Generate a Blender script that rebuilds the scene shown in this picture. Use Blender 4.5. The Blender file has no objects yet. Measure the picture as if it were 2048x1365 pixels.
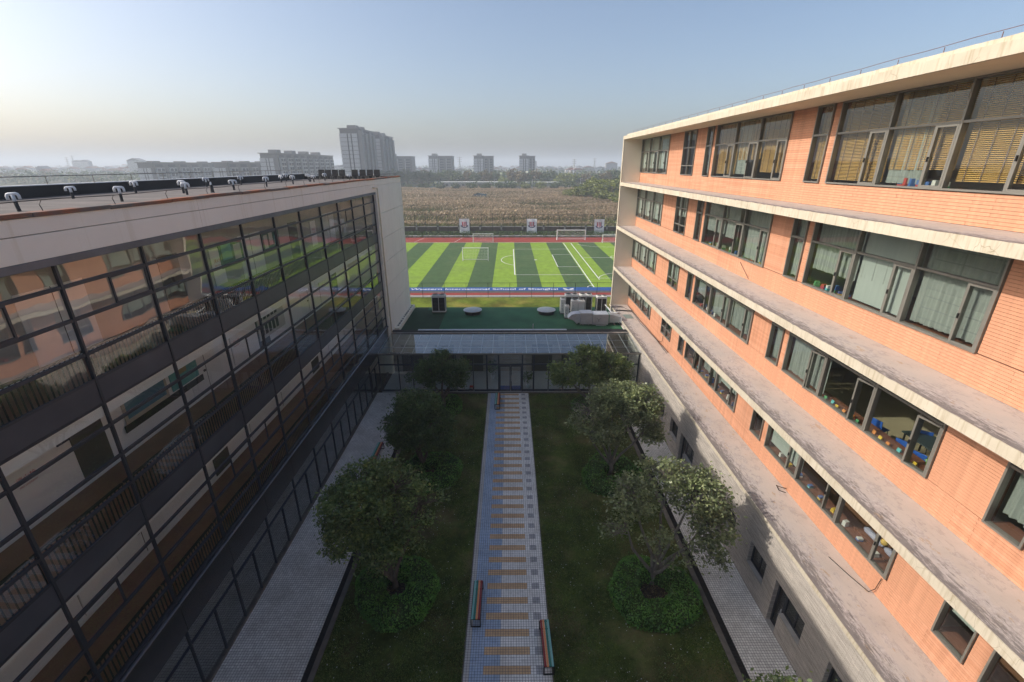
import bpy, bmesh, math, random
import numpy as np
from mathutils import Matrix, Vector
R = math.radians
rng = np.random.default_rng(7)
random.seed(7)
scene = bpy.context.scene
COL = scene.collection

# ---------------------------------------------------------------- camera
CAMZ = 16.4
cd = bpy.data.cameras.new('camera'); cam = bpy.data.objects.new('camera', cd); COL.objects.link(cam)
cam.location = (0, 0, CAMZ)
cam.rotation_euler = (R(90 - 21.07), 0, R(-0.375))
cd.sensor_width = 36; cd.lens = 16.084; cd.clip_start = 0.1; cd.clip_end = 20000
scene.camera = cam

# ---------------------------------------------------------------- sky, sun, exposure
SUN_DIR = Vector((1.0, 0.0, -0.662)).normalized()          # the way the light travels
el = math.asin(-SUN_DIR.z)
az = math.atan2(-SUN_DIR.x, -SUN_DIR.y)                      # compass bearing of the sun from +Y, clockwise
w = bpy.data.worlds.new('World'); scene.world = w; w.use_nodes = True
nt = w.node_tree; nt.nodes.clear()
sky = nt.nodes.new('ShaderNodeTexSky'); sky.sky_type = 'NISHITA'; sky.sun_disc = False
sky.sun_elevation = el; sky.sun_rotation = az
sky.air_density = 0.85; sky.dust_density = 3.5; sky.ozone_density = 1.0; sky.altitude = 20
bg = nt.nodes.new('ShaderNodeBackground'); bg.inputs['Strength'].default_value = 0.128
wo = nt.nodes.new('ShaderNodeOutputWorld')
nt.links.new(sky.outputs[0], bg.inputs[0]); nt.links.new(bg.outputs[0], wo.inputs[0])
sl = bpy.data.lights.new('sun', 'SUN'); sl.energy = 2.65; sl.angle = R(0.55); sl.color = (1.0, 0.92, 0.82)
so = bpy.data.objects.new('sun', sl); COL.objects.link(so)
so.rotation_euler = SUN_DIR.to_track_quat('-Z', 'Y').to_euler(); so.location = (-60, 5, 60)
vs = scene.view_settings
vs.view_transform = 'Standard'; vs.look = 'None'; vs.exposure = 0.56; vs.gamma = 1.0; vs.use_curve_mapping = False
cy = scene.cycles
cy.use_denoising = True; cy.max_bounces = 10; cy.diffuse_bounces = 5; cy.glossy_bounces = 4
cy.transmission_bounces = 4; cy.transparent_max_bounces = 24; cy.volume_bounces = 1
cy.caustics_reflective = False; cy.caustics_refractive = False; cy.sample_clamp_indirect = 12.0

# ---------------------------------------------------------------- materials
def newmat(name):
    m = bpy.data.materials.new(name); m.use_nodes = True
    n = m.node_tree.nodes; n.clear()
    o = n.new('ShaderNodeOutputMaterial')
    return m, m.node_tree, o

def coords(t, scale=(1, 1, 1), rnd=False):
    tc = t.nodes.new('ShaderNodeTexCoord'); mp = t.nodes.new('ShaderNodeMapping')
    mp.inputs['Scale'].default_value = scale
    t.links.new(tc.outputs['Object'], mp.inputs['Vector'])
    if rnd:
        oi = t.nodes.new('ShaderNodeObjectInfo'); mu = t.nodes.new('ShaderNodeMath'); mu.operation = 'MULTIPLY'
        mu.inputs[1].default_value = 91.0
        t.links.new(oi.outputs['Random'], mu.inputs[0]); t.links.new(mu.outputs[0], mp.inputs['Location'])
    return mp.outputs[0]

def noise(t, vec, scale, detail=4, rough=0.55):
    n = t.nodes.new('ShaderNodeTexNoise'); n.inputs['Scale'].default_value = scale
    n.inputs['Detail'].default_value = detail; n.inputs['Roughness'].default_value = rough
    t.links.new(vec, n.inputs['Vector']); return n.outputs['Fac']

def ramp(t, fac, stops):
    r = t.nodes.new('ShaderNodeValToRGB'); e = r.color_ramp.elements
    while len(e) < len(stops): e.new(0.5)
    for q, (p, c) in zip(e, stops):
        q.position = p; q.color = (*c, 1) if len(c) == 3 else c
    t.links.new(fac, r.inputs[0]); return r.outputs[0]

def mixc(t, fac, a, b, mode='MIX'):
    m = t.nodes.new('ShaderNodeMix'); m.data_type = 'RGBA'; m.blend_type = mode
    for s, v in ((0, fac), (6, a), (7, b)):
        if hasattr(v, 'node'): t.links.new(v, m.inputs[s])
        elif s == 0: m.inputs[0].default_value = v
        else: m.inputs[s].default_value = (*v, 1)
    return m.outputs[2]

def math_(t, op, a, b=None, c=None):
    m = t.nodes.new('ShaderNodeMath'); m.operation = op
    for i, v in enumerate((a, b, c)):
        if v is None: continue
        if hasattr(v, 'node'): t.links.new(v, m.inputs[i])
        else: m.inputs[i].default_value = v
    return m.outputs[0]

def sepxyz(t, v):
    s = t.nodes.new('ShaderNodeSeparateXYZ'); t.links.new(v, s.inputs[0]); return s.outputs

def bsdf(t, o, col, rough=0.6, metal=0.0, spec=0.5, normal=None):
    b = t.nodes.new('ShaderNodeBsdfPrincipled')
    for k, v in (('Base Color', col), ('Roughness', rough), ('Metallic', metal), ('Specular IOR Level', spec)):
        if hasattr(v, 'node'): t.links.new(v, b.inputs[k])
        else: b.inputs[k].default_value = (*v, 1) if k == 'Base Color' else v
    if normal is not None: t.links.new(normal, b.inputs['Normal'])
    t.links.new(b.outputs[0], o.inputs[0]); return b

def bump(t, h, strength=0.3, dist=0.01):
    b = t.nodes.new('ShaderNodeBump'); b.inputs['Strength'].default_value = strength; b.inputs['Distance'].default_value = dist
    t.links.new(h, b.inputs['Height']); return b.outputs[0]

def plain(name, c1, c2=None, scale=3.0, rough=0.6, metal=0.0, spec=0.4, stretch=(1, 1, 1), bs=0.15, bd=0.01, rnd=False, lo=.3, hi=.7, detail=5):
    m, t, o = newmat(name)
    if c2 is None: c2 = tuple(x * .82 for x in c1)
    v = coords(t, stretch, rnd); f = noise(t, v, scale, detail)
    c = ramp(t, f, [(lo, c2), (hi, c1)])
    bsdf(t, o, c, rough, metal, spec, bump(t, noise(t, v, scale * 6, 3), bs, bd) if bs else None)
    return m

M = {}
def glassmat(name, tint, r0, wob, wscale=0.7, gl=(0.92, 0.95, 0.96)):
    m, t, o = newmat(name)
    v = coords(t, (1, 1, 1), True)
    n1 = noise(t, v, wscale, 2, .5)
    nb = bump(t, n1, 1.0, wob)
    ge = t.nodes.new('ShaderNodeNewGeometry'); dp = t.nodes.new('ShaderNodeVectorMath'); dp.operation = 'DOT_PRODUCT'
    t.links.new(ge.outputs['Incoming'], dp.inputs[0]); t.links.new(ge.outputs['True Normal'], dp.inputs[1])
    k = math_(t, 'SUBTRACT', 1.0, math_(t, 'ABSOLUTE', dp.outputs['Value']))          # Schlick, the same from both sides of the sheet
    fr = math_(t, 'ADD', r0, math_(t, 'MULTIPLY', math_(t, 'POWER', k, 5.0), 1 - r0))
    tr = t.nodes.new('ShaderNodeBsdfTransparent'); tr.inputs[0].default_value = (*tint, 1)
    g = t.nodes.new('ShaderNodeBsdfGlossy'); g.inputs['Roughness'].default_value = 0.004; g.inputs['Color'].default_value = (*gl, 1)
    t.links.new(nb, g.inputs['Normal'])
    mx = t.nodes.new('ShaderNodeMixShader')
    t.links.new(fr, mx.inputs[0]); t.links.new(tr.outputs[0], mx.inputs[1]); t.links.new(g.outputs[0], mx.inputs[2])
    t.links.new(mx.outputs[0], o.inputs[0]); return m
M['curtain_glass'] = glassmat('curtain_glass', (.97, .985, .975), .165, 0.009, 0.6)
M['ground_glass'] = glassmat('ground_glass', (.80, .84, .84), .26, 0.006, 0.6)
M['window_glass'] = glassmat('window_glass', (.88, .93, .90), .09, 0.0025, 0.5)
M['roof_glass'] = glassmat('roof_glass', (.78, .86, .86), .20, 0.0015, 0.8)

def leafmat(name, a, b, c=None, trans=.35):
    m, t, o = newmat(name)
    g = t.nodes.new('ShaderNodeNewGeometry')
    st = [(0.0, a), (1.0, b)] if c is None else [(0.0, a), (.6, b), (1.0, c)]
    col = ramp(t, g.outputs['Random Per Island'], st)
    v = coords(t); f = noise(t, v, 1.1, 2)
    col = mixc(t, 1.0, col, ramp(t, f, [(.3, (.65, .65, .65)), (.7, (1.25, 1.25, 1.15))]), 'MULTIPLY')
    d = t.nodes.new('ShaderNodeBsdfDiffuse'); tl = t.nodes.new('ShaderNodeBsdfTranslucent'); gl = t.nodes.new('ShaderNodeBsdfGlossy')
    gl.inputs['Roughness'].default_value = .42; gl.inputs['Color'].default_value = (.8, .85, .8, 1)
    t.links.new(col, d.inputs[0]); t.links.new(col, tl.inputs[0])
    m1 = t.nodes.new('ShaderNodeMixShader'); m1.inputs[0].default_value = trans
    t.links.new(d.outputs[0], m1.inputs[1]); t.links.new(tl.outputs[0], m1.inputs[2])
    m2 = t.nodes.new('ShaderNodeMixShader'); m2.inputs[0].default_value = .05
    t.links.new(m1.outputs[0], m2.inputs[1]); t.links.new(gl.outputs[0], m2.inputs[2])
    t.links.new(m2.outputs[0], o.inputs[0]); return m
M['leaf'] = leafmat('leaf', (0.109, 0.170, 0.053), (0.184, 0.257, 0.086), (0.326, 0.386, 0.115))
M['leaf_dark'] = leafmat('leaf_dark', (0.055, 0.106, 0.036), (0.103, 0.166, 0.051), (0.165, 0.240, 0.073))
M['leaf_dull'] = leafmat('leaf_dull', (0.166, 0.211, 0.101), (0.256, 0.302, 0.153), (0.374, 0.423, 0.203))
M['hedge_leaf'] = leafmat('hedge_leaf', (0.068, 0.194, 0.026), (0.113, 0.285, 0.041), (0.182, 0.374, 0.064))
M['far_leaf'] = leafmat('far_leaf', (0.045, 0.080, 0.029), (0.077, 0.120, 0.038), (0.136, 0.160, 0.051), .2)
M['far_leaf_olive'] = leafmat('far_leaf_olive', (0.128, 0.160, 0.043), (0.213, 0.245, 0.060), (0.319, 0.340, 0.085), .2)
M['far_leaf_rust'] = leafmat('far_leaf_rust', (0.098, 0.083, 0.033), (0.165, 0.128, 0.053), (0.225, 0.165, 0.075), .2)
M['grass_blade'] = leafmat('grass_blade', (0.068, 0.126, 0.024), (0.116, 0.189, 0.039), (0.264, 0.280, 0.086), .3)
M['reed'] = leafmat('reed', (0.150, 0.129, 0.053), (0.213, 0.176, 0.073), (0.138, 0.162, 0.053), .25)
M['plume'] = leafmat('plume', (0.431, 0.287, 0.172), (0.575, 0.402, 0.259), (0.690, 0.532, 0.374), .3)
M['bark'] = plain('bark', (.17, .135, .10), (.085, .066, .05), 9, .9, stretch=(1, 1, .3), bs=.6, bd=.02)
M['bark_grey'] = plain('bark_grey', (.26, .235, .20), (.15, .13, .11), 9, .9, stretch=(1, 1, .3), bs=.6, bd=.02)
M['soil'] = plain('soil', (.055, .042, .03), (.025, .02, .015), 6, .95, bs=.8, bd=.04)

# cladding boards
def boards_mat():
    m, t, o = newmat('terracotta_board')
    g = t.nodes.new('ShaderNodeNewGeometry'); v = coords(t)
    rp = ramp(t, g.outputs['Random Per Island'], [(0, (.565, .27, .16)), (.5, (.60, .30, .182)), (1, (.64, .33, .208))])
    big = ramp(t, noise(t, v, .35, 4), [(.3, (.93, .93, .93)), (.7, (1.05, 1.05, 1.05))])
    streak = ramp(t, noise(t, coords(t, (1, 2.2, .12)), 2.0, 4), [(.35, (.86, .85, .84)), (.6, (1.03, 1.03, 1.03))])
    c = mixc(t, 1, mixc(t, 1, rp, big, 'MULTIPLY'), streak, 'MULTIPLY')
    bsdf(t, o, c, .62, 0, .3, bump(t, noise(t, v, 40, 3), .08, .004)); return m
M['board'] = boards_mat()
M['joint'] = plain('joint_backing', (.15, .065, .038), (.10, .045, .028), 4, .9)
M['joint_dark'] = plain('joint_shadow_gap', (.05, .045, .042), None, 4, .9)

def cream_edge_mat():
    m, t, o = newmat('cream_paint')
    v = coords(t)
    c = ramp(t, noise(t, v, 1.3, 5), [(.3, (.50, .445, .345)), (.7, (.59, .535, .43))])
    cr = t.nodes.new('ShaderNodeTexVoronoi'); cr.feature = 'DISTANCE_TO_EDGE'; cr.inputs['Scale'].default_value = 1.6
    mp = coords(t, (1, 1.3, 1)); wn = t.nodes.new('ShaderNodeTexNoise'); wn.inputs['Scale'].default_value = 3
    t.links.new(mp, wn.inputs['Vector'])
    mv = mixc(t, .15, mp, wn.outputs['Color']); t.links.new(mv, cr.inputs['Vector'])
    crk = math_(t, 'LESS_THAN', cr.outputs['Distance'], .006)
    crk = math_(t, 'MULTIPLY', crk, math_(t, 'GREATER_THAN', noise(t, v, .9, 3), .52))
    c = mixc(t, math_(t, 'MULTIPLY', crk, .6), c, (.28, .23, .16))
    st = ramp(t, noise(t, coords(t, (1, 5, .5)), 2.5, 4), [(.32, (.72, .68, .6)), (.5, (1, 1, 1))])
    c = mixc(t, .7, c, st, 'MULTIPLY')
    bsdf(t, o, c, .75, 0, .25, bump(t, noise(t, v, 12, 4), .35, .012)); return m
M['cream'] = cream_edge_mat()
M['cream_shade'] = plain('cream_soffit_shade', (.80, .72, .56), (.72, .64, .49), .9, .8, bs=.15, bd=.01)  # separate cream for the shaded soffit, bounce light lifted into its colour
M['fin_cream'] = plain('fin_render', (.82, .76, .62), (.74, .68, .55), .7, .8, bs=.2, bd=.01)

def ledge_mat():
    m, t, o = newmat('weathered_ledge')
    v = coords(t); x = sepxyz(t, v)[0]
    base = ramp(t, noise(t, v, .5, 7, .62), [(.3, (.44, .385, .345)), (.5, (.50, .44, .395)), (.7, (.46, .415, .385))])
    d = math_(t, 'MINIMUM', math_(t, 'MAXIMUM', math_(t, 'MULTIPLY', math_(t, 'SUBTRACT', 11.1, x), .82), 0.0), 1.0)   # 1 at the drip edge, 0 near the wall
    n1 = noise(t, coords(t, (1.5, .7, 1)), 2.2, 10, .74)
    pale = ramp(t, math_(t, 'ADD', n1, math_(t, 'MULTIPLY', d, .16)), [(.56, (0, 0, 0)), (.60, (1, 1, 1))])
    c = mixc(t, math_(t, 'MULTIPLY', pale, .8), base, ramp(t, noise(t, v, 7, 6, .7), [(.3, (.39, .345, .33)), (.7, (.58, .525, .50))]))
    edge = math_(t, 'MULTIPLY', ramp(t, n1, [(.53, (0, 0, 0)), (.56, (1, 1, 1)), (.58, (1, 1, 1)), (.61, (0, 0, 0))]), .28)    # dark rims of the flakes
    c = mixc(t, edge, c, (.20, .16, .14))
    flake = ramp(t, noise(t, coords(t, (1.1, .5, 1.0)), 2.6, 10, .72), [(.61, (0, 0, 0)), (.625, (1, 1, 1))])
    c = mixc(t, math_(t, 'MULTIPLY', flake, .8), c, (.43, .32, .225))
    n2 = noise(t, coords(t, (5.5, 1.0, 1)), 2.6, 10, .80)
    d3 = math_(t, 'POWER', d, 2.2)
    gm = ramp(t, math_(t, 'ADD', math_(t, 'MULTIPLY', d3, .26), n2), [(.60, (0, 0, 0)), (.70, (1, 1, 1))])
    c = mixc(t, math_(t, 'MULTIPLY', gm, .70), c, (.105, .092, .088))
    bsdf(t, o, c, .85, 0, .2, bump(t, n1, .6, .025)); return m
M['ledge'] = ledge_mat()

def brick_mat():
    m, t, o = newmat('thin_stone_brick')
    v = coords(t); s = sepxyz(t, v)
    cb = t.nodes.new('ShaderNodeCombineXYZ'); t.links.new(s[1], cb.inputs[0]); t.links.new(s[2], cb.inputs[1])
    b = t.nodes.new('ShaderNodeTexBrick'); t.links.new(cb.outputs[0], b.inputs['Vector'])
    b.inputs['Scale'].default_value = 1; b.inputs['Brick Width'].default_value = .32; b.inputs['Row Height'].default_value = .045
    b.inputs['Mortar Size'].default_value = .004; b.inputs['Color1'].default_value = (.55, .50, .445, 1)
    b.inputs['Color2'].default_value = (.42, .385, .345, 1); b.inputs['Mortar'].default_value = (.25, .225, .20, 1)
    b.offset = .37; b.offset_frequency = 2
    c = mixc(t, 1, b.outputs['Color'], ramp(t, noise(t, coords(t, (1, .6, 9)), 2.2, 5), [(.3, (.72, .72, .72)), (.65, (1.12, 1.12, 1.12))]), 'MULTIPLY')
    h = math_(t, 'ADD', math_(t, 'MULTIPLY', b.outputs['Fac'], -1.0), math_(t, 'MULTIPLY', noise(t, coords(t, (1, 1.5, 18)), 2.5, 3), .9))
    bsdf(t, o, c, .85, 0, .2, bump(t, h, .7, .012)); return m
M['brick'] = brick_mat()

def tile_fn(t, size, gap, ox=0.0, oy=0.0):
    v = coords(t); s = sepxyz(t, v)
    def line(a, o):
        f = math_(t, 'FRACT', math_(t, 'DIVIDE', math_(t, 'ADD', a, 1000 * size - o), size))
        return math_(t, 'LESS_THAN', f, gap)
    g = math_(t, 'MAXIMUM', line(s[0], ox), line(s[1], oy))
    fl = t.nodes.new('ShaderNodeVectorMath'); fl.operation = 'SNAP'; fl.inputs[1].default_value = (size, size, 10)
    t.links.new(v, fl.inputs[0])
    wn = t.nodes.new('ShaderNodeTexWhiteNoise'); t.links.new(fl.outputs[0], wn.inputs['Vector'])
    return v, s, g, wn.outputs['Value']

def between(t, a, lo, hi):
    return math_(t, 'MULTIPLY', math_(t, 'GREATER_THAN', a, lo), math_(t, 'LESS_THAN', a, hi))

def walk_mat():
    m, t, o = newmat('walkway_setts')
    v, s, g, r = tile_fn(t, .0985, .11)
    c = ramp(t, r, [(0, (.62, .60, .56)), (.5, (.70, .68, .64)), (1, (.78, .76, .71))])
    c = mixc(t, 1, c, ramp(t, noise(t, v, .9, 5), [(.3, (.78, .77, .75)), (.65, (1.08, 1.08, 1.08))]), 'MULTIPLY')
    c = mixc(t, g, c, (.085, .08, .078))
    h = math_(t, 'SUBTRACT', 1, g)
    bsdf(t, o, c, .6, 0, .35, bump(t, h, .5, .006)); return m
M['walk'] = walk_mat()

def path_mat():
    m, t, o = newmat('coloured_setts')
    v, s, g, r = tile_fn(t, .0973, .11, -.937, 10.568)
    X, Y = s[0], s[1]
    white = ramp(t, r, [(0, (.72, .71, .68)), (1, (.86, .85, .82))])
    blue = ramp(t, r, [(0, (.32, .42, .58)), (1, (.42, .52, .66))])
    tan = ramp(t, r, [(0, (.58, .38, .20)), (1, (.66, .44, .25))])
    grey = ramp(t, r, [(0, (.34, .34, .35)), (1, (.44, .44, .45))])
    ph = math_(t, 'FRACT', math_(t, 'DIVIDE', math_(t, 'ADD', Y, 68.11 - 10.572), .6811))
    band = math_(t, 'LESS_THAN', ph, .43)
    # the blue field is broken into steps like a keyboard: wide beside the gaps, narrow beside the tan bars
    c = mixc(t, between(t, X, -1.421, -.351), white, blue)
    c = mixc(t, math_(t, 'MULTIPLY', band, between(t, X, -.935, .720)), c, tan)
    c = mixc(t, math_(t, 'MULTIPLY', band, between(t, X, .916, 1.206)), c, grey)
    c = mixc(t, between(t, X, -1.63, -1.421), c, (.52, .51, .49))
    c = mixc(t, 1, c, ramp(t, noise(t, v, .8, 5), [(.3, (.82, .82, .81)), (.65, (1.06, 1.06, 1.06))]), 'MULTIPLY')
    c = mixc(t, g, c, (.07, .07, .07))
    bsdf(t, o, c, .5, 0, .4, bump(t, math_(t, 'SUBTRACT', 1, g), .5, .005)); return m
M['path'] = path_mat()

def lawn_mat(name, a, b, dry, sc=1.0, dark=.55):
    m, t, o = newmat(name); v = coords(t)
    c = ramp(t, noise(t, v, 5 * sc, 6, .7), [(.3, a), (.7, b)])
    c = mixc(t, ramp(t, noise(t, v, .45 * sc, 5, .6), [(.47, (0, 0, 0)), (.64, (.85, .85, .85))]), c, dry)
    c = mixc(t, 1, c, ramp(t, noise(t, coords(t, (1, .8, 1)), .8 * sc, 5, .6), [(.35, (dark, dark, dark)), (.6, (1.2, 1.2, 1.2))]), 'MULTIPLY')
    bsdf(t, o, c, .95, 0, .1, bump(t, noise(t, v, 45, 3), .9, .03)); return m
M['lawn'] = lawn_mat('lawn_soil_and_grass', (.040, .060, .014), (.090, .125, .028), (.150, .130, .058))
M['back_grass'] = lawn_mat('clipped_grass', (.10, .135, .018), (.15, .19, .026), (.22, .185, .045), .5)
M['field'] = lawn_mat('field_soil', (.07, .075, .026), (.13, .105, .05), (.17, .12, .062), .12)
M['far_ground'] = lawn_mat('far_ground', (.05, .062, .026), (.085, .085, .04), (.12, .10, .06), .02)

def turf_mat():
    m, t, o = newmat('striped_turf'); v = coords(t); x = sepxyz(t, v)[0]
    p = math_(t, 'FRACT', math_(t, 'DIVIDE', math_(t, 'ADD', x, 360 - 1.15), 7.2))
    light = math_(t, 'GREATER_THAN', p, .5)
    c = mixc(t, light, (.066, .116, .048), (.215, .335, .042))
    c = mixc(t, 1, c, ramp(t, noise(t, coords(t, (1, .6, 1)), 1.2, 6), [(.3, (.84, .84, .84)), (.7, (1.1, 1.1, 1.1))]), 'MULTIPLY')
    c = mixc(t, ramp(t, noise(t, v, .16, 4), [(.5, (0, 0, 0)), (.75, (.35, .35, .35))]), c, (.15, .19, .075))
    bsdf(t, o, c, .9, 0, .15, bump(t, noise(t, v, 25, 3), .5, .02)); return m
M['turf'] = turf_mat()
M['green_roof'] = plain('green_felt', (.028, .125, .058), (.017, .085, .040), .7, .9, bs=.3, bd=.01)
M['green_roof_dark'] = plain('shadowed_green_felt', (.022, .062, .026), (.012, .034, .015), .9, .9, bs=.3, bd=.01)  # darker felt: the west block's shadow put into the colour
M['track'] = plain('red_track', (.29, .040, .028), (.22, .031, .023), .5, .85, bs=.2)
M['blue_turf'] = plain('blue_turf', (.018, .085, .30), (.012, .065, .23), 2, .85)
M['white_line'] = plain('white_line_paint', (.80, .80, .78), (.70, .70, .68), 3, .7)
M['asphalt'] = plain('asphalt', (.10, .10, .10), (.06, .06, .06), 2, .9)
M['kerb'] = plain('concrete_kerb', (.36, .35, .33), (.25, .245, .23), 2, .85)
M['kerb_dark'] = plain('stained_kerb', (.16, .145, .125), (.10, .09, .08), 3, .9)
M['drain'] = plain('iron_grate', (.045, .045, .047), (.025, .025, .026), 5, .6, .4)
# left building
def render_mat(name, a, b, dirt):
    m, t, o = newmat(name); v = coords(t)
    c = ramp(t, noise(t, v, .5, 5), [(.3, b), (.7, a)])
    st = noise(t, coords(t, (1, 2.6, .10)), 2.2, 5)
    c = mixc(t, ramp(t, st, [(.56, (0, 0, 0)), (.72, (.5, .5, .5))]), c, dirt)
    bsdf(t, o, c, .78, 0, .25, bump(t, noise(t, v, 20, 3), .12, .006)); return m
M['band'] = render_mat('pale_render', (.84, .785, .70), (.79, .735, .65), (.64, .56, .43))
M['end_panel'] = render_mat('grey_cream_render', (.85, .82, .74), (.80, .77, .69), (.64, .60, .51))
M['frame'] = plain('dark_aluminium', (.058, .066, .084), (.042, .048, .062), 2, .42, .5, rnd=True, bs=.05)
M['spandrel'] = plain('grey_spandrel', (.088, .100, .128), (.064, .073, .094), .9, .38, .4, bs=.05)
M['fascia'] = plain('dark_metal_fascia', (.12, .127, .145), (.085, .09, .103), .8, .24, .75, bs=.04)
M['toprail'] = plain('grey_metal_rail', (.15, .168, .205), (.10, .112, .138), 1.5, .45, .6, bs=.05)
M['rust'] = plain('rusted_coping', (.30, .105, .045), (.14, .125, .115), 1.3, .8, .2, stretch=(1, .5, 1), lo=.42, hi=.6, bs=.3)
M['roof_felt'] = plain('roof_felt', (.20, .175, .16), (.075, .068, .064), .8, .9, stretch=(.5, 2.2, 1), bs=.5, bd=.02, detail=8)
M['bitumen'] = plain('black_bitumen', (.018, .018, .020), (.010, .010, .011), 1, .75, bs=.2)
M['white_wall'] = plain('white_corridor_paint', (.92, .92, .90), (.88, .88, .86), .6, .6, bs=0)
M['ceiling'] = plain('pale_green_white_paint', (.94, .97, .96), (.92, .95, .94), .6, .6, bs=0)
M['door_paint'] = plain('pale_grey_door', (.86, .87, .85), (.81, .82, .80), 1, .5, bs=0)
M['brown_floor'] = plain('brown_corridor_floor', (.30, .155, .088), (.23, .115, .068), 1.6, .45, bs=.05)
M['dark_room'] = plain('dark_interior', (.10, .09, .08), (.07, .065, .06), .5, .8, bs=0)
M['bar'] = plain('black_railing', (.022, .022, .022), None, 3, .5, .3, bs=0)
M['navy'] = plain('navy_board', (.025, .035, .07), (.02, .028, .055), 3, .6, bs=0)
M['red_print'] = plain('red_print', (.50, .03, .03), (.42, .025, .025), 3, .6, bs=0)
M['black_print'] = plain('black_print', (.02, .02, .022), None, 3, .6, bs=0)
M['pvc'] = plain('white_pvc', (.70, .72, .75), (.58, .60, .63), 2, .4, rnd=True, bs=.05)
M['pipe_black'] = plain('black_pipe', (.03, .03, .032), None, 2, .6, bs=0)
M['galv'] = plain('galvanised_steel', (.56, .575, .60), (.44, .45, .475), 2.5, .42, .35, rnd=True, bs=.06)
M['link_floor'] = plain('link_floor_tile', (.42, .42, .41), (.34, .34, .335), 1.2, .35, bs=0)
M['ac_paint'] = plain('white_grey_casing', (.72, .72, .69), (.62, .62, .59), 1.5, .5, rnd=True, bs=.04)
M['ac_dark'] = plain('condenser_fin', (.028, .028, .030), (.016, .016, .017), 8, .7, .2, bs=.2)
M['steel_grey'] = plain('grey_window_frame', (.25, .24, .21), (.205, .197, .175), 2, .45, .35, rnd=True, bs=.04)
M['post_green'] = plain('dark_green_post', (.03, .042, .035), (.02, .03, .025), 3, .6, .2, bs=0)
M['wood_floor'] = plain('tan_classroom_floor', (.40, .34, .22), (.33, .28, .18), 1, .5, bs=0)
M['sill_brown'] = plain('brown_sill', (.20, .085, .05), (.15, .06, .036), 2, .45, bs=0)
M['room_wall'] = plain('classroom_wall', (.45, .44, .40), (.38, .37, .34), .7, .7, bs=0)
M['blue_plastic'] = plain('blue_plastic', (.035, .13, .50), (.028, .105, .42), 3, .4, bs=0)
M['table_top'] = plain('dark_green_table', (.045, .065, .065), (.035, .05, .05), 3, .35, bs=0)
M['wall_dark'] = plain('brown_boundary_wall', (.115, .085, .075), (.075, .058, .052), .8, .9, bs=.3)
M['net'] = None
def curtain_mat(name, a, b, trans):
    m, t, o = newmat(name); v = coords(t)
    c = ramp(t, noise(t, coords(t, (1, 6, .4)), 1.6, 4), [(.3, b), (.7, a)])
    d = t.nodes.new('ShaderNodeBsdfDiffuse'); l = t.nodes.new('ShaderNodeBsdfTranslucent'); x = t.nodes.new('ShaderNodeMixShader')
    x.inputs[0].default_value = trans
    t.links.new(c, d.inputs[0]); t.links.new(c, l.inputs[0]); t.links.new(d.outputs[0], x.inputs[1]); t.links.new(l.outputs[0], x.inputs[2])
    t.links.new(x.outputs[0], o.inputs[0]); return m
M['curtain'] = curtain_mat('grey_curtain', (.36, .395, .37), (.29, .32, .30), .25)
M['roller'] = curtain_mat('pale_roller_blind', (.46, .51, .475), (.42, .465, .435), .25)
M['wood_slat'] = plain('honey_wood_slat', (.62, .40, .15), (.50, .30, .10), 5, .5, stretch=(1, .3, 3), rnd=True, bs=.05)
M['tape'] = plain('blind_tape', (.16, .12, .10), None, 3, .8, bs=0)
def flat(name, c, rough=.6): 
    if name not in M: M[name] = plain(name, c, tuple(x * .88 for x in c), 3, rough, bs=0)
    return M[name]
def emit(name, c, s):
    m, t, o = newmat(name); e = t.nodes.new('ShaderNodeEmission'); e.inputs[0].default_value = (*c, 1); e.inputs[1].default_value = s
    t.links.new(e.outputs[0], o.inputs[0]); M[name] = m; return m
emit('lamp_white', (1, .98, .92), 2.2)

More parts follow.
